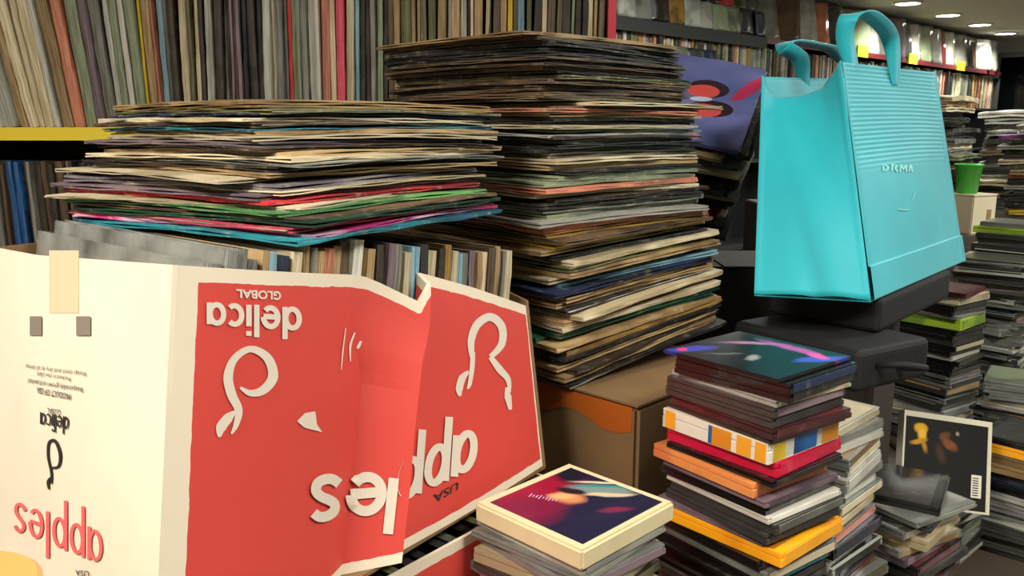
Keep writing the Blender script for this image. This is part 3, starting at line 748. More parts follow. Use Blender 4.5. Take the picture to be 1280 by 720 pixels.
# records standing in the upper carton, parallel to the white end
rdir = (RB-NB); rdir.z = 0; rl = rdir.length; rdir.normalize(); wd = LBd
nrm = rdir; s_ = .045; n = 0
box_cols = ['pale grey', 'grey', 'cream', 'grey', 'tan', 'pale blue', 'navy', 'cream', 'tan', 'grey', 'tan', 'salmon', 'tan', 'brown', 'white', 'tan', 'dark brown', 'mauve', 'grey', 'cream', 'pale blue', 'black', 'cream', 'dark brown', 'ochre', 'cream', 'pale blue', 'grey', 'mauve', 'tan', 'cream', 'brown', 'tan', 'grey', 'cream', 'brown']
M_plastic = mat('clear_sleeve_film', (132, 134, 130), .16, coat=.9, noise=.6, scale=18, bump=1.0)
while s_ < rl-.03 and n < len(box_cols):
    th = R.choice([.007, .010, .013]); c = box_cols[n]
    u = s_/rl; base = NB+rdir*s_+wd*(.007+R.uniform(0, .004)+max(0, (lerp(NT, RT, u)-lerp(NB, RB, u)).dot(wd))+max(0, -offs(u, 0))); leanv = (lerp(NT, RT, u)-lerp(NB, RB, u)); leanv = leanv/leanv.z
    yax = Vector((wd.x, wd.y, 0)).normalized(); zax = Vector((leanv.x, leanv.y, 1))
    zax = (zax-zax.dot(yax)*yax).normalized(); xax = yax.cross(zax).normalized()
    zax = (zax+Matrix.Rotation(0, 3, 'Z') @ Vector((0, 0, 0))).normalized()
    h = pw(u, [(0, .965), (.35, .945), (.6, .88), (1, .80)])-R.uniform(0, .035)
    m4 = frame(Vector((base.x, base.y, EZ-.388)), xax*th, yax, zax*h)
    o = upright(n % 8, m4, c, f'{c} record standing in the big apple carton, {ordinal(n+1)} from the white end', 'records standing in the big apple carton', 1 if n < 3 else 0)
    if n < 3: setmat(o, M_plastic)
    s_ += th+R.choice([.001, .003]); n += 1
print('box records', n)

# ------------------------------------------------------------ plain cartons
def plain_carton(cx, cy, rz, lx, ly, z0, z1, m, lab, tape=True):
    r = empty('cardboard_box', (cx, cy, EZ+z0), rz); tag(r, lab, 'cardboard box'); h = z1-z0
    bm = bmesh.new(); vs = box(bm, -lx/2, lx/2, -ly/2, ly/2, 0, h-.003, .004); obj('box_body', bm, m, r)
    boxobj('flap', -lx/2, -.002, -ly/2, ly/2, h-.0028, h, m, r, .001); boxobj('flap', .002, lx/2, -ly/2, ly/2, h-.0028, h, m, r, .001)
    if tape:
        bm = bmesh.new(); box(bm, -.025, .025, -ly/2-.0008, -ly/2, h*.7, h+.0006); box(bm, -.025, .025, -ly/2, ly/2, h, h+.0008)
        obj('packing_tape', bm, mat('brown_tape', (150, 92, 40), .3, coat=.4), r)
# brown carton below the tall stack (its left face turned to the camera)
c0 = Vector((.150, .955, 0)); ld = Vector((-.10, .098, 0)).normalized(); rdv = Vector((.70, .714, 0))
L1, L2 = .36, .27
cc = c0+ld*L1/2+rdv*L2/2
r = empty('cardboard_box', (cc.x, cc.y, EZ-.66), math.atan2(rdv.y, rdv.x)); tag(r, 'brown cardboard box with orange tape under the tall record stack', 'cardboard box')
H = .335
bm = bmesh.new(); box(bm, -L2/2, L2/2, -L1/2, L1/2, 0, H-.003, .005); obj('box_body', bm, M_card, r)
boxobj('flap', -L2/2, L2/2, -L1/2, -.002, H-.0028, H, M_card, r); boxobj('flap', -L2/2, L2/2, .002, L1/2, H-.0028, H, M_card, r)
bm = bmesh.new(); x_ = -L2/2-.0008
NN = 14
for i in range(NN):
    y0, y1 = -L1/2+.008+i*.022, -L1/2+.008+(i+1)*.022
    d0, d1 = .035+.008*math.sin(i*1.1), .035+.008*math.sin((i+1)*1.1)
    vs = [bm.verts.new(p) for p in ((x_, y0, H-.004), (x_, y0, H-d0), (x_, y1, H-d1), (x_, y1, H-.004))]; bm.faces.new(vs)
for f in bm.faces: f.normal_update()
obj('orange_tape', bm, mat('orange_tape', (176, 92, 30), .4), r)
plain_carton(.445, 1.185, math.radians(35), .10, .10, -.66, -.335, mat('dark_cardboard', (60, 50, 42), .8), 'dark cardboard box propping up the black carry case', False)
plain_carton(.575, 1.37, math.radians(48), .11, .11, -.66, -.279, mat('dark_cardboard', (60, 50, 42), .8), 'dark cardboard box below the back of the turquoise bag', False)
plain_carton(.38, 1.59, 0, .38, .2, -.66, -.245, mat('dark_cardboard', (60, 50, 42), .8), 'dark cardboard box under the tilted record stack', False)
plain_carton(.060, .781, math.radians(45), .12, .12, -.66, -.455, M_card, 'small brown cardboard box under the cream bordered CD box', False)

# ------------------------------------------------------------ turquoise bag
M_bag, t_, b_ = newmat('turquoise_nonwoven')
b_.inputs['Roughness'].default_value = .55; b_.inputs['Sheen Weight'].default_value = .3; b_.inputs['Specular IOR Level'].default_value = .35
tc = t_.nodes.new('ShaderNodeTexCoord'); nz = t_.nodes.new('ShaderNodeTexNoise'); nz.inputs['Scale'].default_value = 9; nz.inputs['Detail'].default_value = 3
t_.links.new(tc.outputs['Object'], nz.inputs['Vector'])
rp = t_.nodes.new('ShaderNodeValToRGB'); rp.color_ramp.elements[0].color = srgb((16, 160, 178)); rp.color_ramp.elements[1].color = srgb((34, 184, 196))
t_.links.new(nz.outputs['Fac'], rp.inputs['Fac']); t_.links.new(rp.outputs[0], b_.inputs['Base Color'])
bN, bL, bR = G(1088, 376, -.225), G(943, 368, -.225), G(1202, 327, -.225)
bB = bL+(bR-bN)
tN, tR, tL = V(1050, 77, 1.215), V(1167, 90, 1.50), V(953, 96, 1.27)
tB = tL+(tR-tN)+Vector((0, 0, .01))
bag = empty('shopping_bag', ((bN+bR+bL+bB)/4)); tag(bag, 'turquoise shopping bag with looped handles standing on the black case', 'bag')
def bag_panel(p00, p10, p11, p01, fn, name, nu=24, nv=40, top=None):
    """bilinear panel p00 bottom-left, p10 bottom-right, p11 top-right, p01 top-left; fn(u,v) pushes along the normal"""
    bm = bmesh.new(); nn = (p10-p00).cross(p01-p00).normalized(); g = []
    for j in range(nv+1):
        v = j/nv; row = []
        for i in range(nu+1):
            u = i/nu
            p = lerp(lerp(p00, p10, u), lerp(p01, p11, u), v)
            if top: p = p-Vector((0, 0, top(u)*v**4))
            row.append(bm.verts.new(p+nn*fn(u, v)))
        g.append(row)
    for j in range(nv):
        for i in range(nu): bm.faces.new((g[j][i], g[j][i+1], g[j+1][i+1], g[j+1][i]))
    o = obj(name, bm, M_bag, None, True); md = o.modifiers.new('thickness', 'SOLIDIFY'); md.thickness = .0012
    return o
def seam(u, v, w=.03): return -.006*(math.exp(-(u/.018)**2)+math.exp(-((1-u)/.018)**2)) if 0 else 0
def f_front(u, v):
    e = min(u, 1-u); bul = .012*math.sin(math.pi*u)*math.sin(math.pi*min(1, v*1.05))
    rib = .0007*math.sin(v*300)*(1 if v > .62 else max(0, (v-.5)/.12))*min(1, e*12)
    hem = .003 if v < .13 else 0
    edge = .004*math.exp(-(e/.012)**2)
    return bul+rib+hem+edge
def f_side(u, v):
    e = min(u, 1-u)
    return -.020*math.sin(math.pi*u)*v**1.5+.010*math.sin(math.pi*u)*(1-v)+.006*math.sin(math.pi*min(1, max(0, u*1.2+v*1.4-.6)))*math.sin(math.pi*u)+.004*math.exp(-(e/.02)**2)-.007*math.exp(-((u-.55+.5*v)/.10)**2)*(1-v)**2
bp_ = []
bp_.append(bag_panel(bN, bR, tR, tN, f_front, 'front_panel', 40, 320))
bp_.append(bag_panel(bL, bN, tN, tL, f_side, 'side_gusset', top=lambda u: .026*min(1, u*7)*min(1, (1-u)*5)))
bp_.append(bag_panel(bB, bL, tL, tB, lambda u, v: .004*math.sin(math.pi*u), 'back_panel'))
bp_.append(bag_panel(bR, bB, tB, tR, lambda u, v: -.02*math.sin(math.pi*u)*v, 'side_gusset', top=lambda u: .03*math.sin(math.pi*u)))
bm = bmesh.new(); vs = [bm.verts.new(p) for p in (bN, bR, bB, bL)]; bm.faces.new(vs); r0 = obj('base', bm, M_bag); md = r0.modifiers.new('t', 'SOLIDIFY'); md.thickness = .002; bp_.append(r0)
def ribbon(pts, w, wdir, name):
    bm = bmesh.new(); P = []
    pts = [Vector(p) for p in pts]
    for i in range(len(pts)-1):
        p0, p1, p2, p3 = pts[max(i-1, 0)], pts[i], pts[i+1], pts[min(i+2, len(pts)-1)]
        for k in range(8):
            t = k/8; P.append(.5*(2*p1+(p2-p0)*t+(2*p0-5*p1+4*p2-p3)*t*t+(3*p1-p0-3*p2+p3)*t**3))
    P.append(pts[-1]); prev = None; L0 = None
    for i, p in enumerate(P):
        d = (P[min(i+1, len(P)-1)]-P[max(i-1, 0)]).normalized(); q = i/(len(P)-1)
        wv = wdir(q); wv = (wv-wv.dot(d)*d).normalized()*w/2
        a, b = bm.verts.new(p+wv), bm.verts.new(p-wv)
        if prev: bm.faces.new((prev[0], a, b, prev[1]))
        prev = (a, b)
    o = obj(name, bm, M_bag, None, True); md = o.modifiers.new('t', 'SOLIDIFY'); md.thickness = .0022; md.offset = 0; return o
fd = (tR-tN).normalized(); sd = (tN-tL).normalized(); up = Vector((0, 0, 1))
def mixdir(q):   # at the ends the strap lies flat on the panel, over the crown it turns flat-side up
    k = math.sin(math.pi*q); return fd*(1-k)*1.0+sd*k*.9+fd*.15
df = 1.26
bp_.append(ribbon([V(1068, 100, 1.25), V(1064, 78, 1.25), V(1056, 48, 1.24), V(1061, 22, 1.23), V(1082, 17, 1.25), V(1104, 33, 1.29), V(1114, 52, 1.33), V(1118, 84, 1.34), V(1120, 106, 1.345)], .026, mixdir, 'handle'))
bp_.append(ribbon([V(1007, 128, 1.40), V(1004, 100, 1.37), V(1000, 74, 1.34), V(980, 58, 1.32), V(990, 52, 1.36), V(1018, 56, 1.44), V(1040, 62, 1.50), V(1058, 78, 1.54), V(1066, 110, 1.56)], .026, mixdir, 'handle'))
# small white print and marks on the front panel
fs_ = Side(bN, bR, tN, tR, lambda u: lerp(tN, tR, u).z, (bR-bN).cross(tN-bN).normalized(), None)
fs_.offs = lambda u, v: f_front(u, 1-v)
marks = []
for k, pts in enumerate([[(1103, 206), (1103, 214)], [(1105, 206), (1109, 210), (1105, 214)], [(1112, 206), (1117, 206)], [(1114, 206), (1114, 214)], [(1120, 207), (1118, 211), (1121, 215)], [(1124, 215), (1125, 206), (1128, 212), (1131, 207), (1132, 215)], [(1135, 215), (1137, 206), (1139, 215)]]):
    marks.append(stroke_on(fs_, pts, [2.0]*len(pts), None, None, n=3))
for q_ in [stroke_on(fs_, [(1122, 262), (1135, 263)], [1.5, 1], None, None), stroke_on(fs_, [(1139, 250), (1143, 240)], [1, 1], None, None)]: bp_.append(flat_on(fs_, [q_], 'crease_mark', mat('pale_ink', (150, 220, 216), .5), None, .0014))
bp_.append(flat_on(fs_, marks, 'printed_lettering', mat('pale_ink', (150, 220, 216), .5), None, .0014))
bpy.context.view_layer.update()
for o in bp_: reparent(o, bag)

# ------------------------------------------------------------ black carry case
M_blk = mat('black_nylon', (12, 12, 14), .75, bump=.3, scale=90); M_blkt = mat('black_cover_flap', (16, 17, 20), .8, bump=.2, scale=60)
cn, cl_ = Vector((.438, 1.025, EZ)), Vector((.325, 1.205, EZ)); fw = Vector((.86, .51, 0))*.15
case = empty('carry_case', (cn+cl_+fw)/1 *0+((cn+cl_)/2+fw/2)); case.location.z = EZ-.334
tag(case, 'flat black nylon carry case lying under the turquoise bag', 'case')
def soft_box(name, P, z0, z1, m, bev=.01):
    bm = bmesh.new(); vs = box(bm, 0, 1, 0, 1, 0, 1)
    for v in vs:
        u, w, h = v.co; p = P[0]+(P[1]-P[0])*u+(P[2]-P[0])*w; v.co = Vector((p.x, p.y, EZ+z0+(z1-z0)*h))
    bmesh.ops.recalc_face_normals(bm, faces=bm.faces)
    bmesh.ops.bevel(bm, geom=list(bm.edges), offset=bev, segments=4, affect='EDGES', profile=.6)
    return obj(name, bm, m)
PP = (cl_, cn, cl_+fw)
cb = [soft_box('case_body', PP, -.334, -.278, M_blk, .012), soft_box('padded_top', (Vector((.388, 1.25, EZ)), Vector((.500, 1.115, EZ)), Vector((.388, 1.25, EZ))+Vector((.22, .24, 0))), -.2778, -.227, M_blkt, .012)]
bm = bmesh.new(); hs = cn+fw*.25; hn = Vector((.8, -.6, 0))
tube(bm, [tuple(hs+Vector((0, 0, -.30))), tuple(hs+hn*.03+fw*.02+Vector((0, 0, -.295))), tuple(hs+hn*.045+fw*.15+Vector((0, 0, -.30))), tuple(hs+hn*.03+fw*.28+Vector((0, 0, -.305))), tuple(hs+fw*.3+Vector((0, 0, -.31)))], .0045)
cb.append(obj('handle', bm, M_blk, None, True))
bm = bmesh.new()
for k in range(20):
    a = k/19; p = cl_.lerp(cn, a)
tube(bm, [tuple(cl_.lerp(cn, a/10)+Vector((-.006, -.004, -.300+.001*math.sin(a)))) for a in range(11)], .0022, 6)
cb.append(obj('zip', bm, mat('zip_grey', (70, 70, 72), .35), None, True))
bpy.context.view_layer.update()
for o in cb: reparent(o, case)

# ------------------------------------------------------------ CD cases
def cd_mesh(t, seed, L=.142, D=.125):
    rr = random.Random(seed); bm = bmesh.new(); g = .0006
    box(bm, -L/2, L/2, -D/2, D/2, 0, t*.62-g/2, .0006); box(bm, -L/2+.0015, L/2-.0005, -D/2, D/2, t*.62+g/2, t, .0006)
    me = bpy.data.meshes.new('cd_case'); bm.to_mesh(me); bm.free(); me.materials.append(M_card); me.materials.append(M_card)
    bm = bmesh.new()    # paper spine strips showing through both short ends and the front
    e = .0003; z0, z1 = t*.12, t*.9
    box(bm, -L/2-e, -L/2+.001, -D/2+.006, D/2-.006, z0, z1); box(bm, L/2-.001, L/2+e, -D/2+.006, D/2-.006, z0, z1)
    box(bm, -L/2+.01, L/2-.012, -D/2-e, -D/2+.001, t*.66, z1)
    ms = bpy.data.meshes.new('paper_spine'); bm.to_mesh(ms); bm.free(); ms.materials.append(M_card)
    bm = bmesh.new(); box(bm, -L/2+.012, L/2-.004, -D/2+.004, D/2-.004, t-.0004, t+.0003)
    mb = bpy.data.meshes.new('cover_booklet'); bm.to_mesh(mb); bm.free(); mb.materials.append(M_card)
    return me, ms, mb
CDM = {k: cd_mesh(t, i) for i, (k, t) in enumerate((('slim', .0068), ('jewel', .0104), ('thick', .0155), ('double', .0225)))}
CDT = {'slim': .0068, 'jewel': .0104, 'thick': .0155, 'double': .0225}
CDP = {}
SH = {'clear grey': mat('jewel_clear_grey', (120, 122, 118), .25, coat=.5, noise=.3, scale=20), 'black': mat('jewel_black', (22, 22, 23), .25, coat=.5), 'dark grey': mat('jewel_dark_grey', (62, 62, 60), .28, coat=.5, noise=.25, scale=20),
      'pale': mat('jewel_pale', (168, 170, 162), .25, coat=.5, noise=.2, scale=20)}
def cdc(kind, M4, shell, paper, label, group, name='cd_case', booklet=None):
    if kind not in CDP:
        me, ms, mb = CDM[kind]; o = bpy.data.objects.new(name, me); link(o); CDP[kind] = o
        kids = [link(bpy.data.objects.new('paper_spine', ms), o), link(bpy.data.objects.new('cover_booklet', mb), o)]
    else:
        src = CDP[kind]; o = src.copy(); link(o); kids = []
        for ch in list(src.children):
            c = ch.copy(); link(c, o); kids.append(c)
    o.matrix_world = M4
    setmat(o, SH[shell] if shell in SH else pm(shell, 1)); 
    pmt = pm(paper, 1)
    for c in kids: setmat(c, (booklet or pmt) if c.name.startswith('cover') else pmt)
    tag(o, label, 'CD', group)
    return o
mix_papers = ['grey', 'black', 'cream', 'tan', 'charcoal', 'pale grey', 'mauve', 'olive', 'dark brown', 'white', 'sage green', 'navy', 'maroon', 'charcoal', 'grey', 'black']
mix_shell = ['clear grey', 'dark grey', 'black', 'dark grey', 'clear grey', 'pale']
def column(near, rdeg, ztop, zbase, spec, desc, group, jit=.006, jrot=.05, flip=True, drift=(0, 0), seed=1):
    """near: plan position of the corner nearest the camera; long side runs left-back (rdeg+90), short side right-back (rdeg)"""
    rr = random.Random(seed); th = math.radians(rdeg)
    a = Vector((math.cos(th), math.sin(th), 0)); b = Vector((-math.sin(th), math.cos(th), 0))
    ctr = Vector((near[0], near[1], 0))+a*.0625+b*.071
    items = list(spec); h = sum(CDT[i[0]]+.0002 for i in items)
    while h < ztop-zbase-.003:
        k = rr.choice(['jewel', 'jewel', 'jewel', 'slim', 'thick']); items.append((k, rr.choice(mix_shell), rr.choice(mix_papers))); h += CDT[k]+.0002
    scl = (ztop-zbase)/h
    z = EZ+ztop
    for n, it in enumerate(items):
        kind, shell, paper = it[:3]; dx, dr = (it[3], it[4]) if len(it) > 4 else (None, None)
        t = CDT[kind]*scl; z -= t+.0002*scl
        f = n/len(items)
        x = ctr.x+rr.gauss(0, jit)+drift[0]*(1-f); y = ctr.y+rr.gauss(0, jit)+drift[1]*(1-f)
        if dx is not None: x += dx*b.x; y += dx*b.y
        ang = th+math.pi/2+rr.gauss(0, jrot)+(rr.choice([0, math.pi]) if flip else 0)+(dr or 0)
        m4 = Matrix.Translation((x, y, z)) @ Matrix.Rotation(ang, 4, 'Z') @ Matrix.Diagonal((1, 1, scl, 1))
        col = paper if shell in SH else shell
        o = cdc(kind, m4, shell, paper, f'{col} CD case in {desc}, {ordinal(n+1)} from the top', group)
        if len(it) > 5: it[5](o, CDT[kind])
# extra print for the front column
def print_patches(patches, side='y'):
    def f(o, t):
        # patches on the long (-y) and short (+-x) sides: (start, end, colour)
        for (face, s0, s1, c) in patches:
            bm = bmesh.new(); e = .0006
            if face == 'long': box(bm, -s1, -s0, .062, .0625+e, t*.06, t*.94)
            else: box(bm, -.071-e, -.0708, s0, s1, t*.08, t*.92)
            obj('printed_block', bm, pm(c, 1), o)
    return f
colA = [('jewel', 'black', 'navy', -.012, .05), ('jewel', 'black', 'black', -.004, 0), ('slim', 'pale', 'cream', 0, 0), ('jewel', 'dark grey', 'mauve', 0, .03), ('jewel', 'dark grey', 'charcoal', 0, -.04), ('jewel', 'maroon', 'maroon', 0, 0), ('slim', 'dark brown', 'mauve', 0, 0),
        ('double', 'white', 'white', .008, 0, print_patches([('long', -.066, -.052, 'amber'), ('long', -.005, .000, 'blue'), ('long', .0, .025, 'amber'), ('long', .032, .050, 'amber'), ('long', .055, .068, 'amber'), ('short', -.06, -.03, 'amber'), ('short', -.02, .02, 'blue'), ('short', .035, .055, 'yellow')])),
        ('thick', 'crimson', 'crimson', .006, .02), ('slim', 'black', 'black', 0, 0), ('thick', 'peach', 'peach', .014, .0), ('slim', 'mauve', 'mauve', .008, 0), ('jewel', 'black', 'black', .004, 0), ('slim', 'white', 'white', -.004, -.05), ('jewel', 'dark grey', 'grey', 0, 0),  # slim black under crimson and jewel black under mauve paint dark gaps as cases
        ('jewel', 'dark grey', 'charcoal', 0, .04), ('slim', 'mauve', 'mauve', .006, 0), ('thick', 'amber', 'amber', -.004, .03), ('jewel', 'black', 'black', 0, 0), ('jewel', 'clear grey', 'cream', -.008, 0), ('jewel', 'black', 'teal', 0, 0), ('jewel', 'black', 'black', 0, 0)]
column((.255, .79), 37, -.243, -.66, colA, 'the front column', 'CDs in the front column', .003, .03, False, (.006, -.002), 3)
column((.366, .892), 43, -.337, -.66, [('jewel', 'pale', 'cream', -.0, .1), ('jewel', 'clear grey', 'grey', 0, -.1), ('jewel', 'pale', 'white'), ('jewel', 'clear grey', 'tan'), ('jewel', 'clear grey', 'cream', 0, .12), ('thick', 'pale', 'white', -.004, .1), ('jewel', 'clear grey', 'grey'), ('thick', 'pale grey', 'pale grey', .0, .05), ('jewel', 'clear grey', 'cream'), ('jewel', 'olive', 'cream'), ('jewel', 'red', 'red', .0, .05), ('jewel', 'clear grey', 'salmon')],
       'the column under the black case', 'CDs in the second column', .005, .06, True, (0, 0), 5)
column((.510, .975), 40, -.470, -.66, [('jewel', 'black', 'black', .01, .25), ('slim', 'clear grey', 'grey', -.006, -.3), ('jewel', 'dark grey', 'charcoal', .0, .2), ('jewel', 'clear grey', 'white', 0, -.12), ('thick', 'cream', 'cream', -.004, .1), ('jewel', 'clear grey', 'tan'), ('jewel', 'mauve', 'mauve')],
       'the messy low column', 'CDs in the messy low column', .006, .10, True, (0, 0), 8)
column((.665, 1.165), 40, -.575, -.66, [], 'the pile under the white framed CD', 'CDs in the short pile', .004, .06, True, (0, 0), 9)
column((.890, 1.645), 35, -.325, -.66, [('jewel', 'maroon', 'maroon', .0, .2), ('thick', 'cream', 'cream', .01, .05), ('jewel', 'black', 'black'), ('jewel', 'black', 'charcoal'), ('slim', 'grey', 'grey'), ('double', 'lime green', 'lime green', .008, .03), ('jewel', 'black', 'black'), ('jewel', 'black', 'charcoal'), ('jewel', 'dark grey', 'black'), ('jewel', 'black', 'cream'), ('jewel', 'black', 'black'), ('jewel', 'pale', 'white'), ('jewel', 'black', 'black'), ('jewel', 'black', 'black'), ('jewel', 'black', 'charcoal')],
       'the column with the lime case', 'CDs in the dark column right of the bag', .004, .06, True, (0, 0), 11)
column((.83, 1.15), 45, -.47, -.66, [('jewel', 'black', 'black'), ('thick', 'amber', 'ochre'), ('thick', 'tan', 'cream'), ('thick', 'tan', 'tan'), ('jewel', 'black', 'black'), ('jewel', 'black', 'navy')], 'the right edge column', 'CDs in the right edge column', .004, .05, True, (0, 0), 13)
column((1.0, 1.45), 48, -.47, -.66, [('jewel', 'clear grey', 'sage green'), ('jewel', 'clear grey', 'grey')], 'the pile beside the white framed CD', 'CDs in the low grey pile', .006, .15, True, (0, 0), 14)
column((1.085, 1.745), 45, -.28, -.66, [], 'the tall column behind the lime one', 'CDs in the tall right column', .007, .12, True, (0, 0), 15)
column((1.24, 1.95), 45, -.225, -.66, [('jewel', 'clear grey', 'grey'), ('thick', 'lime green', 'lime green')], 'the rear column at the right edge', 'CDs in the rear right column', .007, .12, True, (0, 0), 16)
column((1.235, 1.40), 45, -.36, -.66, [('jewel', 'clear grey', 'grey'), ('jewel', 'red', 'maroon')], 'the outermost right column', 'CDs in the outer right column', .007, .12, True, (0, 0), 18)
column((.965, 1.99), 45, -.285, -.66, [('jewel', 'brown', 'brown'), ('thick', 'tan', 'brown')], 'the column behind the bag base', 'CDs in the column behind the bag', .005, .1, True, (0, 0), 17)

# colourful sleeve on top of the front column
def art_mat(name, base, blobs, scale=1, rough=.42):
    m, t, b = newmat(name); b.inputs['Roughness'].default_value = rough; b.inputs['Coat Weight'].default_value = .1
    tc = t.nodes.new('ShaderNodeTexCoord'); wv = t.nodes.new('ShaderNodeTexNoise'); wv.inputs['Scale'].default_value = 30; wv.inputs['Detail'].default_value = 2
    t.links.new(tc.outputs['Object'], wv.inputs['Vector'])
    sb = t.nodes.new('ShaderNodeVectorMath'); sb.operation = 'MULTIPLY_ADD'; sb.inputs[1].default_value = (.02*scale,)*3; t.links.new(wv.outputs['Color'], sb.inputs[0]); t.links.new(tc.outputs['Object'], sb.inputs[2])
    rgb = t.nodes.new('ShaderNodeRGB'); rgb.outputs[0].default_value = srgb(base); last = rgb.outputs[0]
    for (cx, cy, rx, ry, ang, col, soft) in blobs:
        mp = t.nodes.new('ShaderNodeMapping'); mp.vector_type = 'TEXTURE'
        mp.inputs['Location'].default_value = (cx+.01*scale, cy+.01*scale, 0); mp.inputs['Rotation'].default_value = (0, 0, ang); mp.inputs['Scale'].default_value = (rx, ry, 1)
        t.links.new(sb.outputs[0], mp.inputs['Vector'])
        sx = t.nodes.new('ShaderNodeVectorMath'); sx.operation = 'MULTIPLY'; sx.inputs[1].default_value = (1, 1, 0); t.links.new(mp.outputs[0], sx.inputs[0])
        ln = t.nodes.new('ShaderNodeVectorMath'); ln.operation = 'LENGTH'; t.links.new(sx.outputs[0], ln.inputs[0])
        mr = t.nodes.new('ShaderNodeMapRange'); mr.inputs[1].default_value = 1-soft; mr.inputs[2].default_value = 1+soft; mr.inputs[3].default_value = 1; mr.inputs[4].default_value = 0
        t.links.new(ln.outputs['Value'], mr.inputs[0])
        mx = t.nodes.new('ShaderNodeMixRGB'); mx.inputs[2].default_value = srgb(col); t.links.new(mr.outputs[0], mx.inputs[0]); t.links.new(last, mx.inputs[1]); last = mx.outputs[0]
    t.links.new(last, b.inputs['Base Color']); return m
M_art1 = art_mat('space_art_print', (12, 12, 16), [(.055, .045, .03, .010, 1.2, (50, 60, 180), .3), (-.02, -.045, .045, .009, -.1, (170, 80, 160), .4), (-.058, -.03, .03, .008, 1.2, (60, 80, 190), .3), (.03, -.03, .03, .005, .7, (170, 120, 160), .5), (.060, .052, .006, .008, 0, (225, 50, 110), .2), (-.05, -.04, .012, .008, 0, (225, 80, 170), .3), (-.01, .02, .006, .01, .2, (150, 150, 145), .4), (.02, .03, .02, .003, .9, (90, 90, 90), .3)])
o = boxobj('cd_sleeve', -.0725, .0725, -.068, .068, 0, .004, M_art1, None, .0008)
o.matrix_world = Matrix.Translation((.264, .878, EZ-.2425)) @ Matrix.Rotation(math.radians(129), 4, 'Z')
tag(o, 'glossy blue, pink and black picture sleeve lying on top of the front CD column', 'CD', None)

# cream bordered CD box and the pile below it
fz = -.365
Fc = Vector((.0625, .781, 0)); Fr = math.radians(45)
fbox = empty('cd_box', (Fc.x, Fc.y, EZ+fz-.021), Fr); tag(fbox, 'cream bordered CD box with a dark blue and crimson cover, topping the front pile', 'CD box')
M_cream = mat('cream_box_card', (222, 208, 168), .5, noise=.05, scale=30)
boxobj('box_body', -.071, .071, -.070, .070, 0, .0205, M_cream, fbox, .0025)
M_art2 = art_mat('portrait_art_print', (26, 26, 58), [(-.01, .05, .052, .045, 0, (150, 16, 52), .35), (-.045, .02, .03, .03, 0, (120, 20, 60), .4), (.050, .045, .022, .016, .4, (20, 18, 40), .3), (.038, -.002, .034, .013, -.9, (120, 144, 140), .25), (.046, .004, .030, .003, -.8, (50, 140, 150), .3), (.036, -.014, .028, .004, -.8, (212, 190, 150), .25), (.052, .012, .026, .003, -.85, (206, 200, 170), .3), (.002, .010, .013, .017, .5, (206, 136, 92), .3), (.000, .018, .007, .012, .8, (232, 176, 120), .4), (.016, .018, .006, .016, .3, (36, 20, 34), .3), (.014, -.040, .016, .005, -.6, (120, 30, 70), .4)], .5)
boxobj('cover_picture', -.061, .0605, -.062, .058, .0203, .0212, M_art2, fbox)
for k, (sx, sy, ex) in enumerate([(-.048, .002, .018), (-.044, -.004, .020)]):
    pass
bm = bmesh.new()
for i in range(9):
    x0 = -.046+.0035*i; h_ = [.008, .005, .006, .009, .004, .006, .008, .005, .004][i]
    box(bm, x0, x0+.0012, -.006-.5*h_, -.006+.5*h_, .0211, .0214, mtx=Matrix.Rotation(-math.radians(70), 4, 'Z') @ Matrix.Translation((.0, .0, 0)))
obj('printed_lettering', bm, mat('lilac_ink', (190, 170, 200), .5), fbox)
bm = bmesh.new()
for i in range(12): box(bm, .0708, .0716, -.05+.0042*i, -.0476+.0042*i, .006, .015)
obj('spine_lettering', bm, mat('faded_ink', (186, 170, 128), .6), fbox)
column((.062, .682), 45, fz-.0212, -.4545, [('slim', 'pale grey', 'pale grey', 0, 0), ('slim', 'clear grey', 'grey', 0, .02), ('jewel', 'clear grey', 'mauve', 0, -.06), ('thick', 'cream', 'cream', 0, .14), ('jewel', 'dark grey', 'olive', 0, .05), ('jewel', 'clear grey', 'salmon', .006, -.08), ('jewel', 'tan', 'salmon')], 'the pile under the cream bordered box', 'CDs below the cream bordered box', .003, .03, False, (0, 0), 21)
bm = bmesh.new(); box(bm, -.02, .02, -.004, .004, 0, .006, .001); o = obj('price_tag', bm, pm('red', 1)); o.matrix_world = Matrix.Translation((.068, .672, EZ+fz-.036)) @ Matrix.Rotation(math.radians(40), 4, 'Z') @ Matrix.Rotation(.15, 4, 'Y')
tag(o, 'small red tag poking out below the cream bordered CD box', 'tag')

# white framed CD standing
r = empty('cd_case', (0, 0, 0))
w0, w1, w2 = V(1127, 512, 1.245), V(1236, 528, 1.26), V(1216, 640, 1.235)
xa = (w1-w0).normalized(); za = (w1-w2); za = (za-za.dot(xa)*xa).normalized(); ya = za.cross(xa)
Lw = (w1-w0).length; Hh = (w1-w2).length
if Hh < .125: Hh = .135
r.matrix_world = frame(w0-za*Hh, xa, ya, za)
tag(r, 'black CD case with white frame and yellow figure, standing behind the messy column', 'CD')
fr = mat('white_case_edge', (206, 202, 182), .35); bm = bmesh.new()
for c in ((0, Lw, -.008, .008, Hh-.008, Hh), (0, Lw, -.008, .008, 0, .003), (0, .003, -.008, .008, .003, Hh-.008), (Lw-.006, Lw, -.008, .008, .003, Hh-.008)): box(bm, *c)
obj('case_frame', bm, fr, r)
M_art3 = mat('black_cover_print', (16, 15, 16), .2, coat=.5)
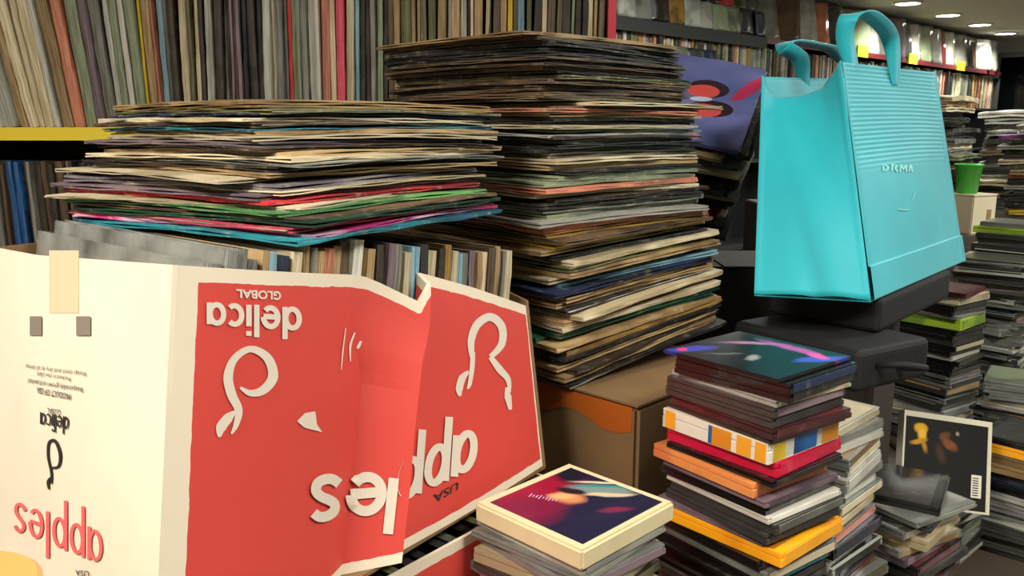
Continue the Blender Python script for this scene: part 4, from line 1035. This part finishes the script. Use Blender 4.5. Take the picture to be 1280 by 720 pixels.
M_art3 = art_mat('dark_portrait_print', (16, 15, 16), [(.028, .112, .011, .007, .1, (214, 160, 30), .2), (.03, .104, .007, .009, 0, (226, 176, 60), .3), (.026, .094, .013, .004, .3, (190, 140, 30), .3), (.034, .088, .004, .010, .4, (170, 120, 30), .4), (.066, .106, .008, .005, .5, (96, 60, 34), .4), (.074, .094, .012, .006, -.5, (120, 70, 36), .4), (.085, .112, .003, .003, 0, (150, 140, 120), .4), (.06, .08, .006, .012, .4, (60, 40, 26), .5)], .4)
cvr = boxobj('cover', .003, Lw-.006, .003, Hh-.008, -.006, .007, M_art3, r); cvr.rotation_euler.x = math.pi/2
bm = bmesh.new(); box(bm, Lw-.030, Lw-.014, -.0078, -.0069, .022, .055); ob = obj('barcode_label', bm, pm('white', 1), r)
bm = bmesh.new()
for i in range(8): box(bm, Lw-.028, Lw-.019, -.0081, -.0077, .025+.0035*i, .0265+.0035*i)
obj('barcode_bars', bm, M_ink, ob)
# leaning CDs between the columns, right side
def lean_cd(px, py, d, shell, paper, rz, tilt, lab, roll=0, kind='jewel'):
    p = V(px, py, d)
    m4 = Matrix.Translation(p) @ Matrix.Rotation(rz, 4, 'Z') @ Matrix.Rotation(tilt, 4, 'X') @ Matrix.Rotation(roll, 4, 'Y')
    return cdc(kind, m4, shell, paper, lab, None)

# ------------------------------------------------------------ far stacks and things on the low cabinet
def lp_stack(cx, cy, deg, ztop, zbase, cols, desc, group, seed, jit=.012):
    rr = random.Random(seed); z = EZ+ztop; n = len(cols); tt = (ztop-zbase)/n
    for i, c in enumerate(cols):
        t = .0095; zs = (tt-.0003)/(t)
        th = math.radians(deg)+rr.gauss(0, .09)
        m4 = Matrix.Translation((cx+rr.gauss(0, jit), cy+rr.gauss(0, jit), z-tt/2)) @ Matrix.Rotation(th+rr.choice([0, 1, 2, 3])*math.pi/2, 4, 'Z') @ Matrix.Diagonal((1, 1, zs, 1))
        lp(t, rr.randrange(5), m4, c, f'{c} record in {desc}, {ordinal(i+1)} from the top', group); z -= tt
lp_stack(1.37, 2.93, 45, .105, -.30, ['cream', 'tan', 'cream', 'charcoal', 'black', 'sage green', 'charcoal', 'black', 'grey', 'cream', 'grey', 'sage green', 'grey', 'tan', 'black', 'grey', 'black', 'dark brown', 'grey', 'cream', 'black', 'grey', 'black', 'tan'], 'the far stack right behind the bag', 'records in the far stack behind the bag', 31)
lp_stack(1.74, 2.63, 50, .015, -.30, ['grey', 'pale grey', 'purple', 'black', 'pale grey', 'black', 'charcoal', 'cream', 'grey', 'tan', 'salmon', 'dark brown', 'pale grey', 'black', 'charcoal', 'black', 'black', 'yellow', 'grey', 'black', 'sage green'], 'the far stack at the right picture edge', 'records in the far stack at the right edge', 32)
lp_stack(1.98, 3.22, 50, .065, -.30, ['white', 'pale grey', 'charcoal', 'grey', 'black', 'grey', 'tan', 'black', 'grey', 'black', 'grey', 'cream', 'black', 'brown', 'grey', 'black'], 'the farthest stack on the low cabinet', 'records in the farthest stack', 33)
cb_ = empty('small_carton', (1.33, 2.43, EZ-.30), math.radians(25)); tag(cb_, 'small cream card box between the bag and the far right stack', 'box')
bm = bmesh.new(); box(bm, -.05, .05, -.04, .04, 0, .11, .003); obj('box_body', bm, mat('cream_small_box', (206, 194, 164), .6, noise=.06), cb_)
bm = bmesh.new(); box(bm, -.05, .05, -.041, .04, .11, .114); obj('box_lid', bm, mat('cream_small_box', (206, 194, 164)), cb_)
bm = bmesh.new(); box(bm, .01, .03, -.0408, -.0398, .04, .07); obj('brown_mark', bm, pm('tan'), cb_)
tb = empty('plastic_tub', (1.315, 2.44, EZ-.186)); tag(tb, 'bright green plastic tub on the small cream box beside the bag', 'tub')
bm = bmesh.new(); n = 20; prof = [(.028, 0), (.036, .078), (.039, .08), (.039, .084), (.033, .084), (.026, .004)]
rings = [[bm.verts.new((a*math.cos(2*math.pi*k/n), a*math.sin(2*math.pi*k/n), z)) for k in range(n)] for a, z in prof]
for q in range(5):
    for k in range(n): bm.faces.new((rings[q][k], rings[q][(k+1) % n], rings[q+1][(k+1) % n], rings[q+1][k]))
bm.faces.new(rings[0][::-1]); bm.faces.new(rings[-1]); obj('tub_body', bm, mat('green_plastic', (70, 176, 60), .35), tb, True)

# ------------------------------------------------------------ wall shelving along the left wall
LZ = .55
ws = empty('wall_shelf', W(0, 0, 0)-Vector((0, 0, EZ)), ROT); tag(ws, 'long dark wall shelving with a red edged ledge on the left wall', 'shelf')
M_lip = mat('red_lip', (96, 26, 32), .45); M_tagm = mat('lime_tag', (200, 226, 40), .5); M_dk2 = mat('shelf_charcoal', (46, 46, 46), .6)
# local x = a, local y = -b (towards wall)
bA0, bA1 = -1.2, 6.2
for (z, dpt) in ((LZ, .0), (.19, .0), (-.2, .0), (-.75, .0)):
    boxobj('ledge_board', bA0, bA1, .0, .26, EZ+z-.02, EZ+z, M_dk2, ws)
boxobj('black_lip', bA0, 1.4, -.012, .0, EZ+LZ-.06, EZ+LZ+.006, M_dk2, ws)
boxobj('red_lip', 1.4, 6.15, -.012, .0, EZ+LZ-.03, EZ+LZ+.005, M_lip, ws)
boxobj('back_board', bA0, bA1, .262, .274, .05, EZ+.86, M_dk2, ws)
for i in range(6): boxobj('upright', bA0+i*1.475, bA0+.025+i*1.475, -.0, .26, 0, EZ+.5 if i else EZ+.6, M_dk2, ws)
for k, (px, dd) in enumerate(((1077, 0), (1140, 0), (1200, 0))):
    # price tags: find a along the ledge that lies in this direction
    best = min((abs((lambda p: 640+FPX*p.x/(p.y*cp-(p.z-EZ)*sp)-px)(W(a*.01, .013, LZ))), a*.01) for a in range(-100, 620))[1]
    o = boxobj('price_tag', -.09, .09, -.0135, -.0005, -.035, .045, M_tagm, None)
    o.matrix_world = Matrix.Translation(W(best, .013, LZ)) @ Matrix.Rotation(ROT, 4, 'Z')
    tag(o, ['lime price tag on the red ledge nearest the camera, seen between the bag handles', 'lime price tag on the red ledge just right of the bag handle', 'lime price tag at the far end of the red ledge'][k], 'price tag', 'lime price tags on the red ledge')
def film_cover(col):
    return mat('film_'+col.replace(' ', '_'), PAL[col][0], .12, coat=1, noise=.5, scale=7, bump=1.0)
def cover_mesh(wd_, h, t, seed):
    rr = random.Random(seed); bm = bmesh.new(); n = 8; ph = rr.uniform(0, 6)
    g = []
    for y in (0, t):
        gg = []
        for i in range(n+1):
            gg.append([bm.verts.new((-wd_/2+wd_*i/n, y+.006*math.sin(ph+5*i/n)*math.sin(3*j/n)+.004*math.sin(9*i/n+ph), h*j/n)) for j in range(n+1)])
        g.append(gg)
    for i in range(n):
        for j in range(n):
            bm.faces.new((g[0][i][j], g[0][i+1][j], g[0][i+1][j+1], g[0][i][j+1])); bm.faces.new((g[1][i][j], g[1][i][j+1], g[1][i+1][j+1], g[1][i+1][j]))
    per = [(i, 0) for i in range(n)]+[(n, j) for j in range(n)]+[(i, n) for i in range(n, 0, -1)]+[(0, j) for j in range(n, 0, -1)]
    for k in range(len(per)):
        a, b = per[k], per[(k+1) % len(per)]; bm.faces.new((g[0][a[0]][a[1]], g[1][a[0]][a[1]], g[1][b[0]][b[1]], g[0][b[0]][b[1]]))
    bmesh.ops.recalc_face_normals(bm, faces=bm.faces)
    me = bpy.data.meshes.new('m'); bm.to_mesh(me); bm.free(); me.materials.append(M_card); 
    for p in me.polygons: p.use_smooth = True
    return me
FM = [cover_mesh(.315, .305, .012, 50+i) for i in range(4)]
cols = ['grey', 'brown', 'pale grey', 'salmon', 'charcoal', 'grey', 'sage green', 'pale grey', 'grey', 'mauve', 'charcoal', 'grey', 'sage green', 'pale grey', 'maroon', 'grey', 'grey', 'charcoal', 'brown', 'pale grey', 'grey']
n = 0; a = 1.45
while a < 6.0:
    c = cols[n % len(cols)]
    o = bpy.data.objects.new('film_sleeved_record', FM[n % 4]); link(o)
    o.matrix_world = Matrix.Translation(W(a, -.02-.03*R.random(), LZ+.001)) @ Matrix.Rotation(ROT+R.uniform(-.45, -.1), 4, 'Z') @ Matrix.Rotation(-R.uniform(.08, .2), 4, 'X')
    setmat(o, film_cover(c)); tag(o, f'{c} record in clear film on the red edged ledge, {ordinal(n+1)} from the near end', 'record', 'film sleeved records on the red ledge')
    a += .22; n += 1
# small covers on the black part of the ledge, two tiers
CM = [cover_mesh(.13, .15, .012, 70+i) for i in range(4)]
cc2 = ['grey', 'pale grey', 'red', 'dark brown', 'navy', 'pale grey', 'sage green', 'mauve', 'pale grey', 'olive', 'ochre', 'maroon', 'grey', 'charcoal', 'salmon', 'sage green']
n = 0
for tier, (zz, bb, aa0, aa1) in enumerate(((LZ+.012, .0, -.45, 1.4), (LZ+.17, -.07, -.75, 1.4), (LZ-.26, .05, -.2, 0.75))):
    if tier == 1: boxobj('stepped_rack', -.8, 1.42, .055, .2, EZ+LZ, EZ+LZ+.165, M_dk2, ws)
    if tier == 2: boxobj('hanging_rail', -.3, .8, -.06, -.04, EZ+LZ-.275, EZ+LZ-.255, M_dk2, ws)
    a = aa0; nn_ = 0
    while a < aa1:
        c = cc2[(n*7+tier*3) % len(cc2)]
        o = bpy.data.objects.new('single_sleeve', CM[n % 4]); link(o)
        o.matrix_world = Matrix.Translation(W(a, bb-.01, zz+.001)) @ Matrix.Rotation(ROT+R.uniform(-.3, .1), 4, 'Z') @ Matrix.Rotation(-.15, 4, 'X')
        setmat(o, pm(c, 1)); tag(o, f'{c} small sleeve, {["front", "back", "hanging"][tier]} row of the black ledge, {ordinal(nn_+1)} from its near end', 'sleeve', 'small sleeves on the black ledge')
        a += R.uniform(.135, .17); n += 1; nn_ += 1
# rows of far spines below the red ledge, too many and small to count
bm = bmesh.new(); a = -.3
cl3 = ['cream', 'grey', 'olive', 'salmon', 'charcoal', 'pale grey', 'ochre', 'brown', 'sage green']
while a < 6.1:
    th = R.choice([.012, .02, .03]); box(bm, a, a+th*.92, .02+R.uniform(0, .02), .25, EZ+.191, EZ+.191+R.uniform(.29, .315), mi=R.randrange(len(cl3))); a += th
o = obj('record_row', bm, [pm(c) for c in cl3]); o.matrix_world = Matrix.Translation(W(0, 0, 0)-Vector((0, 0, EZ))) @ Matrix.Rotation(ROT, 4, 'Z')
tag(o, 'long tight row of record spines on the shelf below the red ledge', 'records', None, 'stuff')

# ------------------------------------------------------------ roll of tan tape at the near left corner
tr = empty('tape_roll', (-.345, .462, EZ-.66)); tag(tr, 'stack of tan packing tape rolls at the near left corner of the table', 'tape roll')
def ringm(z0, z1, r0, r1, m, name):
    bm = bmesh.new(); n = 40
    prof = [(r0, z0), (r1-.003, z0), (r1, z0+.003), (r1, z1-.003), (r1-.003, z1), (r0, z1)]
    rg = [[bm.verts.new((a*math.cos(2*math.pi*k/n), a*math.sin(2*math.pi*k/n), z)) for k in range(n)] for a, z in prof]
    for q in range(6):
        for k in range(n): bm.faces.new((rg[q][k], rg[q][(k+1) % n], rg[(q+1) % 6][(k+1) % n], rg[(q+1) % 6][k]))
    return obj(name, bm, m, tr)
ringm(0, .385, .03, .055, mat('tan_roll', (206, 150, 84), .4), 'roll'); ringm(.001, .384, .026, .0302, M_card, 'core')
